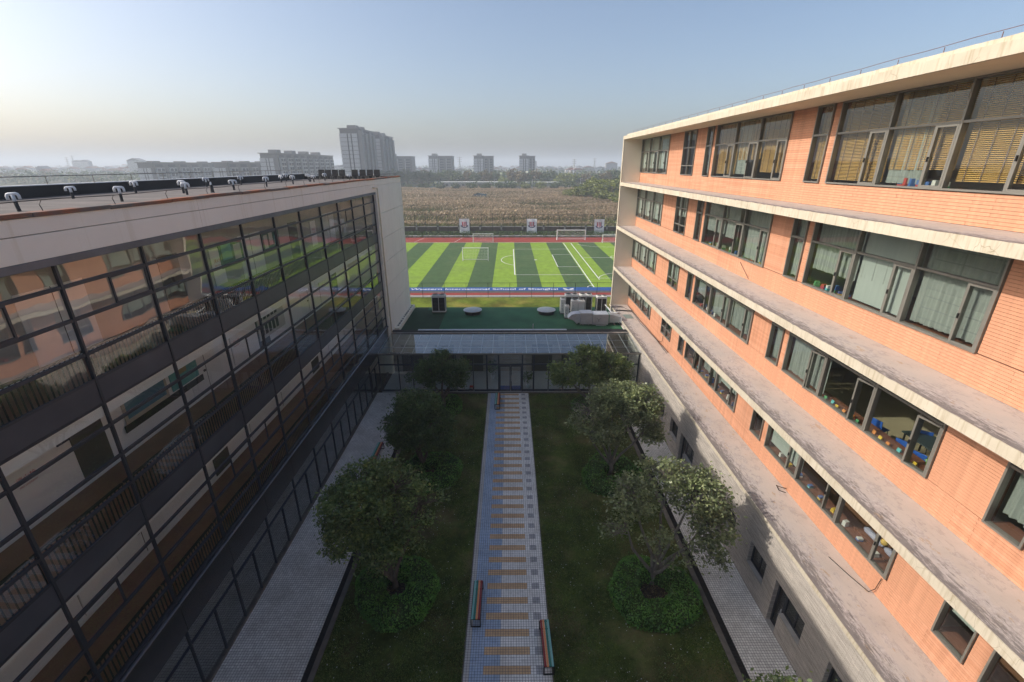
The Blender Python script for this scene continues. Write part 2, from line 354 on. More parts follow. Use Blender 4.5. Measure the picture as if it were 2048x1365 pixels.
# ---------------------------------------------------------------- mesh helpers
WM = {}
class MB:
    def __init__(s): s.v = []; s.f = []
    def box(s, x0, x1, y0, y1, z0, z1, rz=0, c=None):
        b = len(s.v)
        pts = [(x, y, z) for z in (z0, z1) for x, y in ((x0, y0), (x1, y0), (x1, y1), (x0, y1))]
        if rz:
            cx, cyy = c if c else ((x0 + x1) / 2, (y0 + y1) / 2); ca, sa = math.cos(rz), math.sin(rz)
            pts = [(cx + (x - cx) * ca - (y - cyy) * sa, cyy + (x - cx) * sa + (y - cyy) * ca, z) for x, y, z in pts]
        s.v += pts
        s.f += [tuple(b + i for i in q) for q in ((3, 2, 1, 0), (4, 5, 6, 7), (0, 1, 5, 4), (1, 2, 6, 5), (2, 3, 7, 6), (3, 0, 4, 7))]
        return s
    def poly(s, *p):
        b = len(s.v); s.v += [tuple(q) for q in p]; s.f.append(tuple(range(b, b + len(p)))); return s
    def tube(s, pts, rad, n=8, cap=True):
        pts = [Vector(p) for p in pts]
        if not hasattr(rad, '__len__'): rad = [rad] * len(pts)
        base = len(s.v); up = None
        for i, p in enumerate(pts):
            d = (pts[min(i + 1, len(pts) - 1)] - pts[max(i - 1, 0)]).normalized()
            if up is None: up = Vector((0, 0, 1)) if abs(d.z) < .9 else Vector((1, 0, 0))
            a = d.cross(up).normalized(); b = d.cross(a).normalized(); up = -b if False else up
            for k in range(n):
                an = 2 * math.pi * k / n
                s.v.append(tuple(p + (a * math.cos(an) + b * math.sin(an)) * rad[i]))
        for i in range(len(pts) - 1):
            for k in range(n):
                k2 = (k + 1) % n
                s.f.append((base + i * n + k, base + i * n + k2, base + (i + 1) * n + k2, base + (i + 1) * n + k))
        if cap:
            s.f.append(tuple(base + k for k in range(n))); s.f.append(tuple(base + (len(pts) - 1) * n + k for k in reversed(range(n))))
        return s
    def lathe(s, prof, n=24, c=(0, 0, 0)):
        b = len(s.v)
        for r, z in prof:
            for k in range(n):
                a = 2 * math.pi * k / n; s.v.append((c[0] + r * math.cos(a), c[1] + r * math.sin(a), c[2] + z))
        for i in range(len(prof) - 1):
            for k in range(n):
                k2 = (k + 1) % n; s.f.append((b + i * n + k, b + i * n + k2, b + (i + 1) * n + k2, b + (i + 1) * n + k))
        s.f.append(tuple(b + (len(prof) - 1) * n + k for k in range(n))); return s
    def prism(s, poly, axis, a, b_):
        """poly: 2-D outline; extruded along axis ('x','y','z') from a to b_"""
        f = {'x': lambda p, h: (h, p[0], p[1]), 'y': lambda p, h: (p[0], h, p[1]), 'z': lambda p, h: (p[0], p[1], h)}[axis]
        n = len(poly); b = len(s.v)
        s.v += [f(p, a) for p in poly] + [f(p, b_) for p in poly]
        s.f.append(tuple(b + i for i in reversed(range(n)))); s.f.append(tuple(b + n + i for i in range(n)))
        for i in range(n):
            j = (i + 1) % n; s.f.append((b + i, b + j, b + n + j, b + n + i))
        return s
    def mesh(s, name, mat, smooth=False):
        me = bpy.data.meshes.new(name); me.from_pydata(s.v, [], s.f); me.materials.append(M[mat] if isinstance(mat, str) else mat)
        bm = bmesh.new(); bm.from_mesh(me); bmesh.ops.recalc_face_normals(bm, faces=bm.faces); bm.to_mesh(me); bm.free()
        if smooth: me.polygons.foreach_set('use_smooth', [True] * len(me.polygons))
        return me
    def build(s, name, mat, parent=None, smooth=False, world=True, loc=None, bevel=0):
        o = link(name, s.mesh(name, mat, smooth), parent, world)
        if loc is not None: o.location = loc
        if bevel:
            bv = o.modifiers.new('edge', 'BEVEL'); bv.width = bevel; bv.segments = 2; bv.limit_method = 'ANGLE'
        return o

def link(name, data, parent=None, world=True):
    o = bpy.data.objects.new(name, data); COL.objects.link(o)
    if parent is not None:
        o.parent = parent
        if world: o.matrix_parent_inverse = WM.get(parent.name, Matrix.Identity(4)).inverted()
        WM[o.name] = Matrix.Identity(4) if world else WM.get(parent.name, Matrix.Identity(4))
    return o

def tag(o, label, cat, group=None, kind=None):
    if label: o['label'] = label
    if cat: o['category'] = cat
    if group: o['group'] = group
    if kind: o['kind'] = kind
    return o

def thing(name, label, cat, loc=(0, 0, 0), rz=0.0, group=None):
    o = bpy.data.objects.new(name, None); COL.objects.link(o); o.location = loc; o.rotation_euler = (0, 0, rz)
    o.empty_display_size = .2
    WM[o.name] = Matrix.Translation(loc) @ Matrix.Rotation(rz, 4, 'Z')
    return tag(o, label, cat, group)

def struct(name, mb, mat, **k):
    o = mb.build(name, mat, **k); o['kind'] = 'structure'; return o

def copy_tree(o, parent=None):
    c = o.copy(); COL.objects.link(c)
    if parent is not None: c.parent = parent; c.matrix_parent_inverse = o.matrix_parent_inverse.copy()
    for ch in list(o.children): copy_tree(ch, c)
    return c

def npmesh(name, verts, nper, mat):
    """verts (N*nper,3): one polygon of nper corners after another"""
    me = bpy.data.meshes.new(name); nv = len(verts); npoly = nv // nper
    me.vertices.add(nv); me.vertices.foreach_set('co', np.asarray(verts, np.float32).ravel())
    me.loops.add(nv); me.loops.foreach_set('vertex_index', np.arange(nv, dtype=np.int32))
    me.polygons.add(npoly); me.polygons.foreach_set('loop_start', np.arange(0, nv, nper, dtype=np.int32))
    try: me.polygons.foreach_set('loop_total', np.full(npoly, nper, np.int32))
    except Exception: pass
    me.materials.append(M[mat]); me.update(calc_edges=True); return me

def leaf_quads(c, size, up=0.25, aspect=.55):
    """a diamond leaf at every centre, turned at random"""
    n = len(c); a = rng.normal(size=(n, 3)); a[:, 2] = a[:, 2] * .6 - .15
    a /= np.linalg.norm(a, axis=1, keepdims=True)
    b = np.cross(a, rng.normal(size=(n, 3)) + np.array([0, 0, up])); b /= np.linalg.norm(b, axis=1, keepdims=True)
    s = (size * rng.uniform(.6, 1.35, n))[:, None]
    q = np.stack([c - a * s, c + b * s * aspect, c + a * s, c - b * s * aspect], 1)
    return q.reshape(-1, 3)

def ball(n):
    v = rng.normal(size=(n, 3)); v /= np.linalg.norm(v, axis=1, keepdims=True)
    return v * (rng.uniform(0, 1, n) ** (1 / 3))[:, None]

def text_mesh(name, body, size, mat, parent, mtx, align='CENTER', ext=0.0, xs=1.0, bold=0.0):
    cu = bpy.data.curves.new(name, 'FONT'); cu.body = body; cu.size = size; cu.align_x = align; cu.align_y = 'CENTER'
    cu.extrude = ext; cu.offset = bold
    tmp = bpy.data.objects.new('tmp_text', cu); COL.objects.link(tmp)
    dg = bpy.context.evaluated_depsgraph_get(); dg.update()
    me = bpy.data.meshes.new_from_object(tmp.evaluated_get(dg)); bpy.data.objects.remove(tmp)
    me.transform(mtx @ Matrix.Diagonal((xs, 1, 1, 1))); me.materials.clear(); me.materials.append(M[mat])
    return link(name, me, parent)

# ================================================================ ground and courtyard surfaces
g = MB(); g.poly((-9000, -3000, -.03), (9000, -3000, -.03), (9000, 14000, -.03), (-9000, 14000, -.03)); struct('ground', g, 'far_ground')
def sheet(name, x0, x1, y0, y1, z, mat):
    return struct(name, MB().poly((x0, y0, z), (x1, y0, z), (x1, y1, z), (x0, y1, z)), mat)
sheet('courtyard_base', -12.4, 12, -8, 44, -.01, 'soil')
sheet('lawn', -6.70, -1.66, -6, 31.35, .0, 'lawn'); sheet('lawn', 1.49, 7.75, -6, 31.35, .0, 'lawn')
struct('path', MB().box(-1.62, 1.45, -6, 31.45, -.05, .02), 'path')
for a, b in ((-1.665, -1.622), (1.452, 1.495)): struct('path_edging', MB().box(a, b, -6, 31.4, -.05, .012), 'kerb_dark')
struct('walkway', MB().box(-10.25, -7.12, -6, 31.5, -.05, .03), 'walk'); struct('walkway', MB().box(8.22, 9.86, -6, 31.5, -.05, .03), 'walk')
struct('paved_strip', MB().box(-7.118, 8.218, 31.37, 31.62, -.05, .026), 'kerb_dark')
for a, b, k0, k1 in ((-7.10, -6.90, -6.89, -6.70), (7.97, 8.20, 7.75, 7.96)):
    d = struct('drain_channel', MB().box(a, b, -6, 31.3, -.08, -.005), 'drain')
    m = MB()
    for i in range(560):
        y = 2 + i * .052; m.box(a + .012, b - .012, y, y + .024, -.004, .026)
    m.box(a, a + .012, -6, 31.3, -.004, .028); m.box(b - .012, b, -6, 31.3, -.004, .028)
    q = m.build('grate', 'drain', d); q['kind'] = 'stuff'
    struct('kerb', MB().box(k0, k1, -6, 31.3, -.05, .045), 'kerb_dark')

# ================================================================ west building: glazed corridors
LB = thing('school_building', 'long low school block with glazed corridor front and rust-edged flat roof', 'building', (-14, 17, 0))
MY = [35.03, 32.53, 30.03, 27.5, 24.9, 22.36, 19.85, 17.35, 14.95, 12.45, 9.94, 7.43, 4.93, 2.42, -.08, -2.58, -5.08, -7.6]
MB().box(-18.6, -12.52, -7.9, 35.0, 0, 15.0).build('wall', 'dark_room', LB)
MB().box(-18.6, -9.76, 35.07, 43.46, 0, 15.2).build('wall', 'end_panel', LB)
MB().box(-12.5, -9.96, -7.95, -7.75, 0, 15.0).build('wall', 'white_wall', LB)
zs = [0.0, 3.68, 5.53, 7.38, 9.23, 11.08, 12.96, 14.98, 15.40]
for a, b in zip(zs[:-1], zs[1:]):
    MB().box(-9.758, -9.70, 35.06, 43.50, a + .012, b - .012).build('render_panel', 'end_panel', LB, bevel=.008)
    MB().box(-18.6, -9.70, 43.462, 43.52, a + .012, b - .012).build('render_panel', 'end_panel', LB)
ys = [-7.9, 4.6, 14.9, 25.1, 35.055]
for a, b in zip(ys[:-1], ys[1:]):
    MB().box(-9.80, -9.70, a + .004, b - .004, 14.56, 15.062).build('render_panel', 'band', LB, bevel=.006)
    MB().box(-9.80, -9.70, a + .004, b - .004, 15.078, 15.40).build('render_panel', 'band', LB, bevel=.006)
MB().box(-9.95, -9.802, -7.9, 35.05, 14.5, 15.40).build('parapet_core', 'joint_dark', LB)
# rusted coping in lengths, each a little out of line
y = -7.9; i = 0
while y < 43.4:
    L = min(1.95 + .25 * math.sin(i * 2.1), 43.5 - y); dz = .012 * math.sin(i * 1.7)
    MB().box(-9.98, -9.655 + .012 * math.sin(i * 3.1), y + .004, y + L - .004, 15.402 + dz, 15.49 + dz).build('coping', 'rust', LB, bevel=.01)
    y += L; i += 1
MB().box(-18.2, -9.985, -7.9, 43.3, 15.0, 15.22).build('roof', 'roof_felt', LB)
MB().box(-18.6, -18.2, -7.9, 43.5, 15.0, 15.64).build('parapet', 'bitumen', LB)
MB().box(-18.2, -9.99, 43.3, 43.46, 15.2, 15.46).build('parapet', 'bitumen', LB)
MB().box(-18.62, -18.18, -7.9, 43.5, 15.645, 15.675).build('parapet_cap', 'galv', LB)
m = MB(); m.tube([(-18.4, -7.9, 15.98), (-18.4, 43.4, 15.98)], .022, 6)
for k in range(24): m.tube([(-18.4, -7 + k * 2.2, 15.6), (-18.4, -7 + k * 2.2, 15.98)], .018, 6)
m.build('safety_rail', 'steel_grey', LB)
m = MB(); pts = []
for k in range(60): pts.append((-9.88 + .012 * math.sin(k * 2.3), -7.5 + k * .86, 15.70 + .012 * math.sin(k * 1.3)))
m.tube(pts, .010, 5)
for k in range(27): m.tube([(-9.86, -7 + k * 1.9, 15.47), (-9.90, -7 + k * 1.9, 15.62), (-9.885, -6.95 + k * 1.9, 15.70)], .009, 5)
m.build('conductor_rail', 'pipe_black', LB)
# roof clutter that belongs to the building: cable along the roof
MB().tube([(-11.5, 8, 15.24), (-12, 14, 15.25), (-11.2, 22, 15.24), (-12.6, 30, 15.25), (-12.2, 42, 15.24)], .02, 5).build('roof_cable', 'pipe_black', LB)
# curtain wall
ROWS = {11.60: ([12.25, 13.10, 13.86], 14.38), 7.95: ([8.64, 9.50, 10.38], 10.97), 4.28: ([4.98, 5.84, 6.72], 7.32)}
mu = MB().box(-.02, .05, -.026, .026, 4.2, 14.52).mesh('mullion', 'frame')
muc = MB().box(.051, .062, -.030, .030, 4.2, 14.42).mesh('mullion_cap', 'frame')
for y in MY:
    o = link('mullion', mu, LB, False); o.location = (-9.93 + 14, y - 17, 0)
    c = link('cap', muc, o, False)
MB().box(-9.97, -9.705, -7.9, 35.0, 14.385, 14.556).build('head_rail', 'toprail', LB, bevel=.01)
for S, (rows, top) in ROWS.items():
    for z in rows: MB().box(-9.947, -9.884, -7.9, 35.0, z - .042, z + .042).build('transom', 'frame', LB, bevel=.008)
    for z in ((S, top) if top < 14 else (S,)): MB().box(-9.946, -9.885, -7.9, 35.0, z - .028, z + .028).build('transom', 'frame', LB)
pane_cache = {}
def pane(parent, name, x, y0, y1, z0, z1, mat, tilt=.0, off=(14, -17)):
    """one sheet of glass facing -x or +x, hung on its own centre so that it can lean a little"""
    key = (round(y1 - y0, 3), round(z1 - z0, 3), mat)
    if key not in pane_cache:
        a, b = key[0] / 2, key[1] / 2
        pane_cache[key] = MB().poly((0, -a, -b), (0, a, -b), (0, a, b), (0, -a, b)).mesh(name, mat)
    o = link(name, pane_cache[key], parent); o.location = (x, (y0 + y1) / 2, (z0 + z1) / 2)
    if tilt: o.rotation_euler = (0, random.gauss(0, tilt), random.gauss(0, tilt))
    return o
BAYS = [(b, a) for a, b in zip(MY[:-1], MY[1:])]
for S, (rows, top) in ROWS.items():
    for y0, y1 in BAYS:
        lv = [S] + rows + [top]
        for a, b in zip(lv[:-1], lv[1:]):
            pane(LB, 'glass_pane', -9.93, y0 + .02, y1 - .02, a + .02, b - .02, 'curtain_glass', .003)
for S, bot in ((11.60, 10.97), (7.95, 7.32)):
    for y0, y1 in BAYS:
        MB().box(-9.944, -9.893, y0 + .03, y1 - .03, bot + .03, S - .03).build('spandrel_panel', 'spandrel', LB, bevel=.006)
# opening lights in some bays
for bi, S, r0, r1, half in ((10, 11.60, 13.10, 13.86, 0), (9, 11.6, 13.1, 13.86, 1), (6, 11.60, 13.10, 13.86, 1), (2, 11.6, 13.10, 13.86, 1), (7, 7.95, 9.50, 10.38, 1), (8, 7.95, 8.64, 9.5, 1), (11, 7.95, 8.64, 9.5, 0), (5, 7.95, 8.64, 9.5, 1),
                        (7, 4.28, 5.84, 6.72, 1), (10, 4.28, 5.84, 6.72, 0), (4, 4.28, 5.84, 6.72, 1), (8, 4.28, 5.84, 6.72, 1), (12, 7.95, 8.64, 9.5, 1), (12, 4.28, 5.84, 6.72, 1)):
    y0, y1 = BAYS[bi]; ym = (y0 + y1) / 2
    a, b = (ym, y1 - .05) if half else (y0 + .05, ym)
    m = MB()
    for q in ((a, a + .045, r0 + .032, r1 - .032), (b - .045, b, r0 + .032, r1 - .032), (a + .046, b - .046, r0 + .032, r0 + .075), (a + .046, b - .046, r1 - .075, r1 - .032)):
        m.box(-9.927, -9.888, q[0], q[1], q[2], q[3])
    m.build('sash', 'frame', LB)
# corridors behind the glass
FL = [11.25, 7.60, 3.95]
for f in FL:
    MB().box(-12.38, -10.46, -7.7, 35.0, f - .5, f - .06).build('floor_slab', 'joint_dark', LB)
    MB().box(-12.38, -10.02, -7.7, 35.0, f - .056, f).build('corridor_floor', 'brown_floor', LB)
    MB().box(-12.50, -12.40, -7.7, 35.0, f, f + 3.1).build('corridor_wall', 'white_wall' if f < 11 else 'room_wall', LB)
    MB().box(-12.40, -12.375, -7.7, 35.0, f + .002, f + .12).build('skirting', 'white_wall', LB)
    if f < 11: MB().box(-12.39, -10.46, -7.7, 35.0, f + 2.86, f + 3.14).build('ceiling', 'ceiling', LB); MB().box(-10.45, -10.41, -7.7, 35.0, f + 2.78, f + 3.58).build('pelmet', 'ceiling', LB)
    else: MB().box(-12.39, -10.42, -7.7, 35.0, 14.4, 14.6).build('ceiling', 'ceiling', LB)
    for bi, (y0, y1) in enumerate(BAYS[:14]):
        m = MB()
        n = int((y1 - y0) / .125)
        for k in range(n):
            y = y0 + .1 + k * .125; m.box(-10.17, -10.145, y - .011, y + .011, f + .06, f + .98)
        m.box(-10.19, -10.125, y0 + .03, y1 - .03, f + .98, f + 1.03); m.box(-10.17, -10.145, y0 + .03, y1 - .03, f + .04, f + .07)
        m.build('balustrade', 'bar', LB)
# doors, hydrant cupboards, dark openings along the corridor walls
def wallbox(name, y0, y1, z0, z1, mat, t=.03, x=-12.40): return MB().box(x + .001, x + t, y0, y1, z0, z1).build(name, mat, LB, bevel=.004)
for fi, f in enumerate(FL):
    for k, yb in enumerate((31.4, 26.4, 21.3, 16.2, 11.2, 6.2, 1.2)):
        dk = (fi + k) % 2
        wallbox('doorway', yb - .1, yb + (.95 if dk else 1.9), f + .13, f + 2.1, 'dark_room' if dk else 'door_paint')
        if not dk:
            MB().box(-12.369, -12.362, yb + .89, yb + .91, f + .14, f + 2.1).build('door_joint', 'joint_dark', LB)
            MB().box(-12.369, -12.33, yb + .72, yb + .82, f + .98, f + 1.06).build('door_handle', 'bar', LB)
    for k, yb in enumerate((29.2, 19.0, 9.0 + .35 * fi)):
        c = wallbox('hydrant_cupboard', yb, yb + .8, f + .35, f + 1.85, 'white_wall', .04)
        wallbox('cupboard_joint', yb - .02, yb - .005, f + .14, f + 2.1, 'kerb', .012)
        MT = Matrix.Translation((-12.352, yb + .4, f + 1.35)) @ Matrix.Rotation(R(90), 4, 'Z') @ Matrix.Rotation(R(90), 4, 'X')
        text_mesh('lettering', '消火栓', .17, 'red_print', c, MT)
        MT2 = Matrix.Translation((-12.352, yb + .4, f + 1.16)) @ Matrix.Rotation(R(90), 4, 'Z') @ Matrix.Rotation(R(90), 4, 'X')
        text_mesh('lettering', 'FIRE HYDRANT', .07, 'red_print', c, MT2)
# ground floor
MB().box(-10.22, -9.86, -7.9, 35.0, 3.12, 4.06).build('fascia_core', 'joint_dark', LB)
for y0, y1 in BAYS:
    MB().box(-9.858, -9.832, y0 + .006, y1 - .006, 3.10, 4.14).build('fascia_panel', 'fascia', LB, bevel=.008)
    MB().prism([(-9.99, 4.16), (-9.99, 4.25), (-9.80, 4.25), (-9.765, 4.215), (-9.765, 4.142), (-9.80, 4.142)], 'y', y0 + .006, y1 - .006).build('gutter', 'fascia', LB, bevel=.01)
MB().box(-10.30, -10.12, -7.9, 35.0, .03, .13).build('plinth', 'kerb_dark', LB)
yy = [12.75 + 1.262 * k for k in range(-12, 16)]
for k, y in enumerate(yy):
    MB().box(-10.25, -10.165, y - .02, y + .02, .131, 3.11 if k % 2 == 0 else 2.03).build('ground_mullion', 'frame', LB)
    if k < len(yy) - 1: pane(LB, 'glass_pane', -10.21, y + .03, yy[k + 1] - .03, .13, 2.02, 'ground_glass', .002)
    if k % 2 == 0 and k < len(yy) - 2: pane(LB, 'glass_pane', -10.21, y + .03, yy[k + 2] - .03, 2.1, 3.1, 'ground_glass', .002)
MB().box(-10.25, -10.17, -2, 32.9, 2.04, 2.085).build('transom', 'frame', LB)
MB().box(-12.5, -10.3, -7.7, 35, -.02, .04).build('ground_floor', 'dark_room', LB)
# rainwater pipe beside the glass, white upstand on the link roof
m = MB(); m.tube([(-9.62, 35.3, 3.5), (-9.62, 35.3, 14.75), (-9.62, 35.2, 14.86), (-9.62, 34.2, 14.88)], .05, 8)
for z in (5, 7.5, 10, 12.5): m.tube([(-9.62, 35.3, z), (-9.62, 35.3, z + .08)], .066, 8)
m.build('rainwater_pipe', 'fin_cream', LB, smooth=True)
m = MB().box(-9.695, -9.28, 36.5, 43.4, 3.2, 3.56); 
m.build('upstand', 'fin_cream', LB, bevel=.02)
for k in range(11): MB().box(-9.56, -9.42, 37 + k * .58 + .1 * math.sin(k * 5), 37.3 + k * .58, 3.562, 3.575).build('slot', 'bitumen', LB)
# corridor posters, boards and shelves (they hang on the wall: things of their own)
def board(name, label, cat, y0, y1, z0, z1, mat, inner=None, grp=None):
    t = thing(name, label, cat, (-12.37, (y0 + y1) / 2, z0), group=grp)
    MB().box(-12.368, -12.34, y0, y1, z0, z1).build('backing', mat, t)
    if inner:
        for k, (a, b, c, d, mm) in enumerate(inner):
            MB().box(-12.339, -12.333, y0 + (y1 - y0) * a, y0 + (y1 - y0) * b, z0 + (z1 - z0) * c, z0 + (z1 - z0) * d).build('print', mm, t)
    return t
flat('map_blue', (.10, .24, .34)); flat('map_teal', (.12, .38, .38)); flat('map_cream', (.50, .46, .38)); flat('map_tan', (.36, .28, .14)); flat('map_rose', (.32, .20, .20))
flat('board_green', (.03, .12, .10)); flat('paper', (.62, .62, .58)); flat('book_red', (.40, .05, .04)); flat('book_yellow', (.62, .42, .04)); flat('book_blue', (.06, .14, .36)); flat('book_green', (.08, .28, .12)); flat('book_teal', (.10, .42, .42)); flat('book_orange', (.60, .22, .05))
board('map_poster', 'framed physical world map on the corridor wall, oval projection', 'map', 12.9, 14.9, 8.55, 9.75, 'map_cream', [(.06, .94, .12, .9, 'map_blue'), ])
board('map_poster', 'teal country map beside the oval world map', 'map', 15.1, 16.6, 8.6, 9.8, 'map_teal', [(.3, .6, .4, .75, 'map_tan')])
board('notice_board', 'black strip board under the two corridor maps', 'board', 12.8, 16.8, 8.3, 8.54, 'black_print')
board('notice_board', 'green display board high on the top corridor wall', 'board', 19.6, 21.4, 12.2, 13.3, 'board_green', [(.1, .5, .3, .9, 'map_teal'), (.6, .9, .2, .8, 'paper')])
board('notice_board', 'dark display board pinned with papers beside the green one', 'board', 23.2, 25.0, 12.2, 13.3, 'board_green', [(.1, .3, .2, .8, 'paper'), (.4, .6, .3, .9, 'paper'), (.7, .9, .2, .7, 'map_teal')])
board('notice_board', 'white board with rows of black frames on the middle corridor', 'board', 21.3, 24.0, 8.2, 9.9, 'paper', [(a, a + .1, .55, .85, 'black_print') for a in (.08, .22, .36, .5, .64)] + [(a, a + .1, .1, .4, 'black_print') for a in (.08, .22, .36, .5, .64)])
board('room_sign', 'small navy room sign beside the dark doorway', 'sign', 10.7, 11.05, 9.2, 9.7, 'navy')
def bookshelf(y0, y1, z, label):
    t = thing('book_shelf', label, 'shelf', (-12.3, (y0 + y1) / 2, z))
    MB().box(-12.37, -12.10, y0, y1, z - .03, z).build('board', 'white_wall', t); MB().box(-12.37, -12.10, y0, y1, z + .33, z + .36).build('board', 'white_wall', t)
    r = random.Random(3); mats = ['book_red', 'book_yellow', 'book_blue', 'book_green', 'paper', 'black_print', 'book_teal', 'paper', 'black_print']
    for lvl in (0, .36):
        y = y0 + .05
        while y < y1 - .1:
            wd = r.uniform(.05, .14)
            MB().box(-12.34, -12.15, y, y + wd - .006, z + lvl + .001, z + lvl + r.uniform(.18, .3)).build('book', r.choice(mats), t); y += wd
bookshelf(12.9, 16.4, 5.35, 'long white shelf crowded with coloured books on the lowest corridor')
# roof vents
def make_vent(label):
    t = thing('roof_vent', label, 'vent', (0, 0, 0), group='T-shaped vents on the glazed block roof')
    MB().tube([(0, 0, 0), (0, 0, .27)], .052, 10).build('stack', 'pipe_black', t, world=False)
    m = MB(); m.tube([(0, 0, .25), (0, 0, .47)], .048, 10)
    arc = [(-.20, .33), (-.20, .43), (-.175, .475), (-.13, .49), (0, .49), (.13, .49), (.175, .475), (.20, .43), (.20, .33)]
    m.tube([(a * .78, a * .12, b) for a, b in arc], .042, 10)
    m.build('cowl', 'pvc', t, smooth=True, world=False)
    return t
VP = [(-13.24, 12.9), (-16.2, 17.9), (-13.3, 16.5), (-16.6, 21.5), (-13.55, 20.3), (-14.35, 21.3), (-13.7, 24.1), (-17.2, 27.6), (-17.1, 31.0), (-13.9, 27.8), (-16.2, 34.6),
      (-14.1, 31.7), (-17.2, 37.6), (-14.2, 35.4), (-16.4, 39.8), (-14.6, 38.6), (-12.9, 39.4), (-15.2, 42.2), (-13.0, 42.4), (-11.6, 42.3)]
VL = ['nearest white T-shaped vent standing at the left edge of the flat roof', 'white T-shaped vent close under the black parapet, nearest of its row', 'white T-shaped vent by the rusted edge, second from the photo edge', 'white T-shaped vent under the black parapet, second of its row',
      'lowest of three clustered white T-shaped vents', 'middle of three clustered white T-shaped vents', 'white T-shaped vent by the rusted edge, just past the black pole', 'white T-shaped vent under the parapet, third of its row', 'white T-shaped vent under the parapet, fourth of its row',
      'white T-shaped vent by the rusted edge, second past the black pole', 'white T-shaped vent mid roof, fifth from the near end', 'white T-shaped vent by the rusted edge, third past the black pole', 'white T-shaped vent under the parapet before the dark panels', 'white T-shaped vent by the rusted edge, fourth past the black pole',
      'white T-shaped vent just in front of the dark roof panels', 'white T-shaped vent mid roof, eighth along', 'white T-shaped vent beside the rusted edge near the far end', 'white T-shaped vent at the far roof end, first of three', 'white T-shaped vent at the far roof end, middle of three', 'white T-shaped vent at the far roof corner, last of all']
v0 = make_vent(VL[0])
for i, (x, y) in enumerate(VP):
    o = v0 if i == 0 else copy_tree(v0)
    o.location = (x, y, 15.22); o.rotation_euler = (random.gauss(0, .03), random.gauss(0, .03), random.uniform(-.35, .45)); k_ = random.uniform(.80, .98); o.scale = (k_, k_, random.uniform(.82, 1.05)); o['label'] = VL[i]
for lb, x, y in (('black tarred pole with pale tip among the roof vents', -13.45, 21.9), ('second black tarred pole farther along the roof', -14.9, 36.4)):
    t = thing('roof_pole', lb, 'pole', (x, y, 15.22))
    MB().tube([(0, 0, 0), (0, 0, .34)], [.085, .06], 10).build('shaft', 'pipe_black', t, world=False)
    MB().tube([(0, 0, .34), (0, 0, .46)], [.04, .03], 8).build('tip', 'pvc', t, world=False)
p0 = None
for i, x in enumerate((-15.75, -15.2, -14.62, -14.02, -12.95, -12.3, -11.68, -11.1)):
    if p0 is None:
        p0 = thing('solar_panel', '', 'solar panel', group='dark panels on the glazed block roof')
        MB().prism([(-.02, .30), (.02, .28), (.14, .78), (.10, .80)], 'x', -.25, .25).build('panel', 'bitumen', p0, world=False, bevel=.006)
        m = MB()
        for sx in (-.2, .2): m.tube([(sx, .0, 0), (sx, .0, .3)], .02, 6); m.tube([(sx, .35, 0), (sx, .12, .75)], .02, 6)
        m.build('stand', 'steel_grey', p0, world=False); o = p0
    else: o = copy_tree(p0)
    o.location = (x, 41.0, 15.22)
    o['label'] = ('first', 'second', 'third', 'fourth', 'fifth', 'sixth', 'seventh', 'eighth')[i] + ' dark upright panel from the left in the row at the roof end'

# ================================================================ east building: terracotta boards and ledges
RB = thing('school_building', 'orange clad school block with five storeys, cream ledges and brick base', 'building', (13, 20, 0))
SL = [3.75, 7.48, 11.22, 14.97]; TOP = 18.42
LEV = [(3.75, 7.20, 4.58), (7.48, 10.94, 8.33), (11.22, 14.69, 12.06), (14.97, 18.42, 15.77)]   # floor, soffit, sill
Y0, Y1 = -6.0, 42.9
rj = random.Random(11)
def edge_band(x0, x1, z0, z1, ya, yb, jag, name='ledge_edge', mat='cream'):
    """painted drip edge of a ledge with a ragged, flaking top line"""
    n = int((yb - ya) / .16); top = []
    for i in range(n + 1):
        y = ya + (yb - ya) * i / n; top.append((y, z1 + rj.uniform(-jag, jag * .35) + (rj.random() < .10) * -jag * 1.2))
    poly = [(ya, z0)] + [(yb, z0)] + top[::-1]
    return MB().prism(poly, 'x', x0, x1).build(name, mat, RB)
for zt in SL:
    x0 = 9.86 if zt > 4 else 9.80
    MB().box(x0 + .03, 11.54, Y0, Y1, zt - (.278 if zt > 4 else .148), zt).build('ledge', 'ledge', RB)
    MB().box(11.54, 17.0, Y0, Y1, zt - .26, zt - .012).build('floor_slab', 'wood_floor' if zt in (7.48,) else 'brown_floor', RB)
    edge_band(x0, x0 + .027, zt - (.282 if zt > 4 else .15), zt + .004, Y0, Y1 + .02, .012 if zt > 4 else .004)
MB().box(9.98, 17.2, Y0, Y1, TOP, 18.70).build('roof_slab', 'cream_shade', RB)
edge_band(9.86, 9.978, TOP - .004, 18.69, Y0, Y1 + .02, .008, 'roof_edge')
edge_band(10.10, 10.26, 18.704, 18.83, Y0, Y1 - .3, .006, 'roof_edge')
MB().box(10.262, 17.0, Y0, Y1 - .3, 18.704, 18.76).build('roof', 'roof_felt', RB)
m = MB()
for k in range(34): m.tube([(10.35, -4 + k * 1.38, 18.76), (10.35, -4 + k * 1.38, 19.0)], .009, 5)
m.tube([(10.35, -5 + k * .7, 19.03 + .008 * math.sin(k * 1.9)) for k in range(68)], .007, 5); m.build('conductor_rail', 'sill_brown', RB)
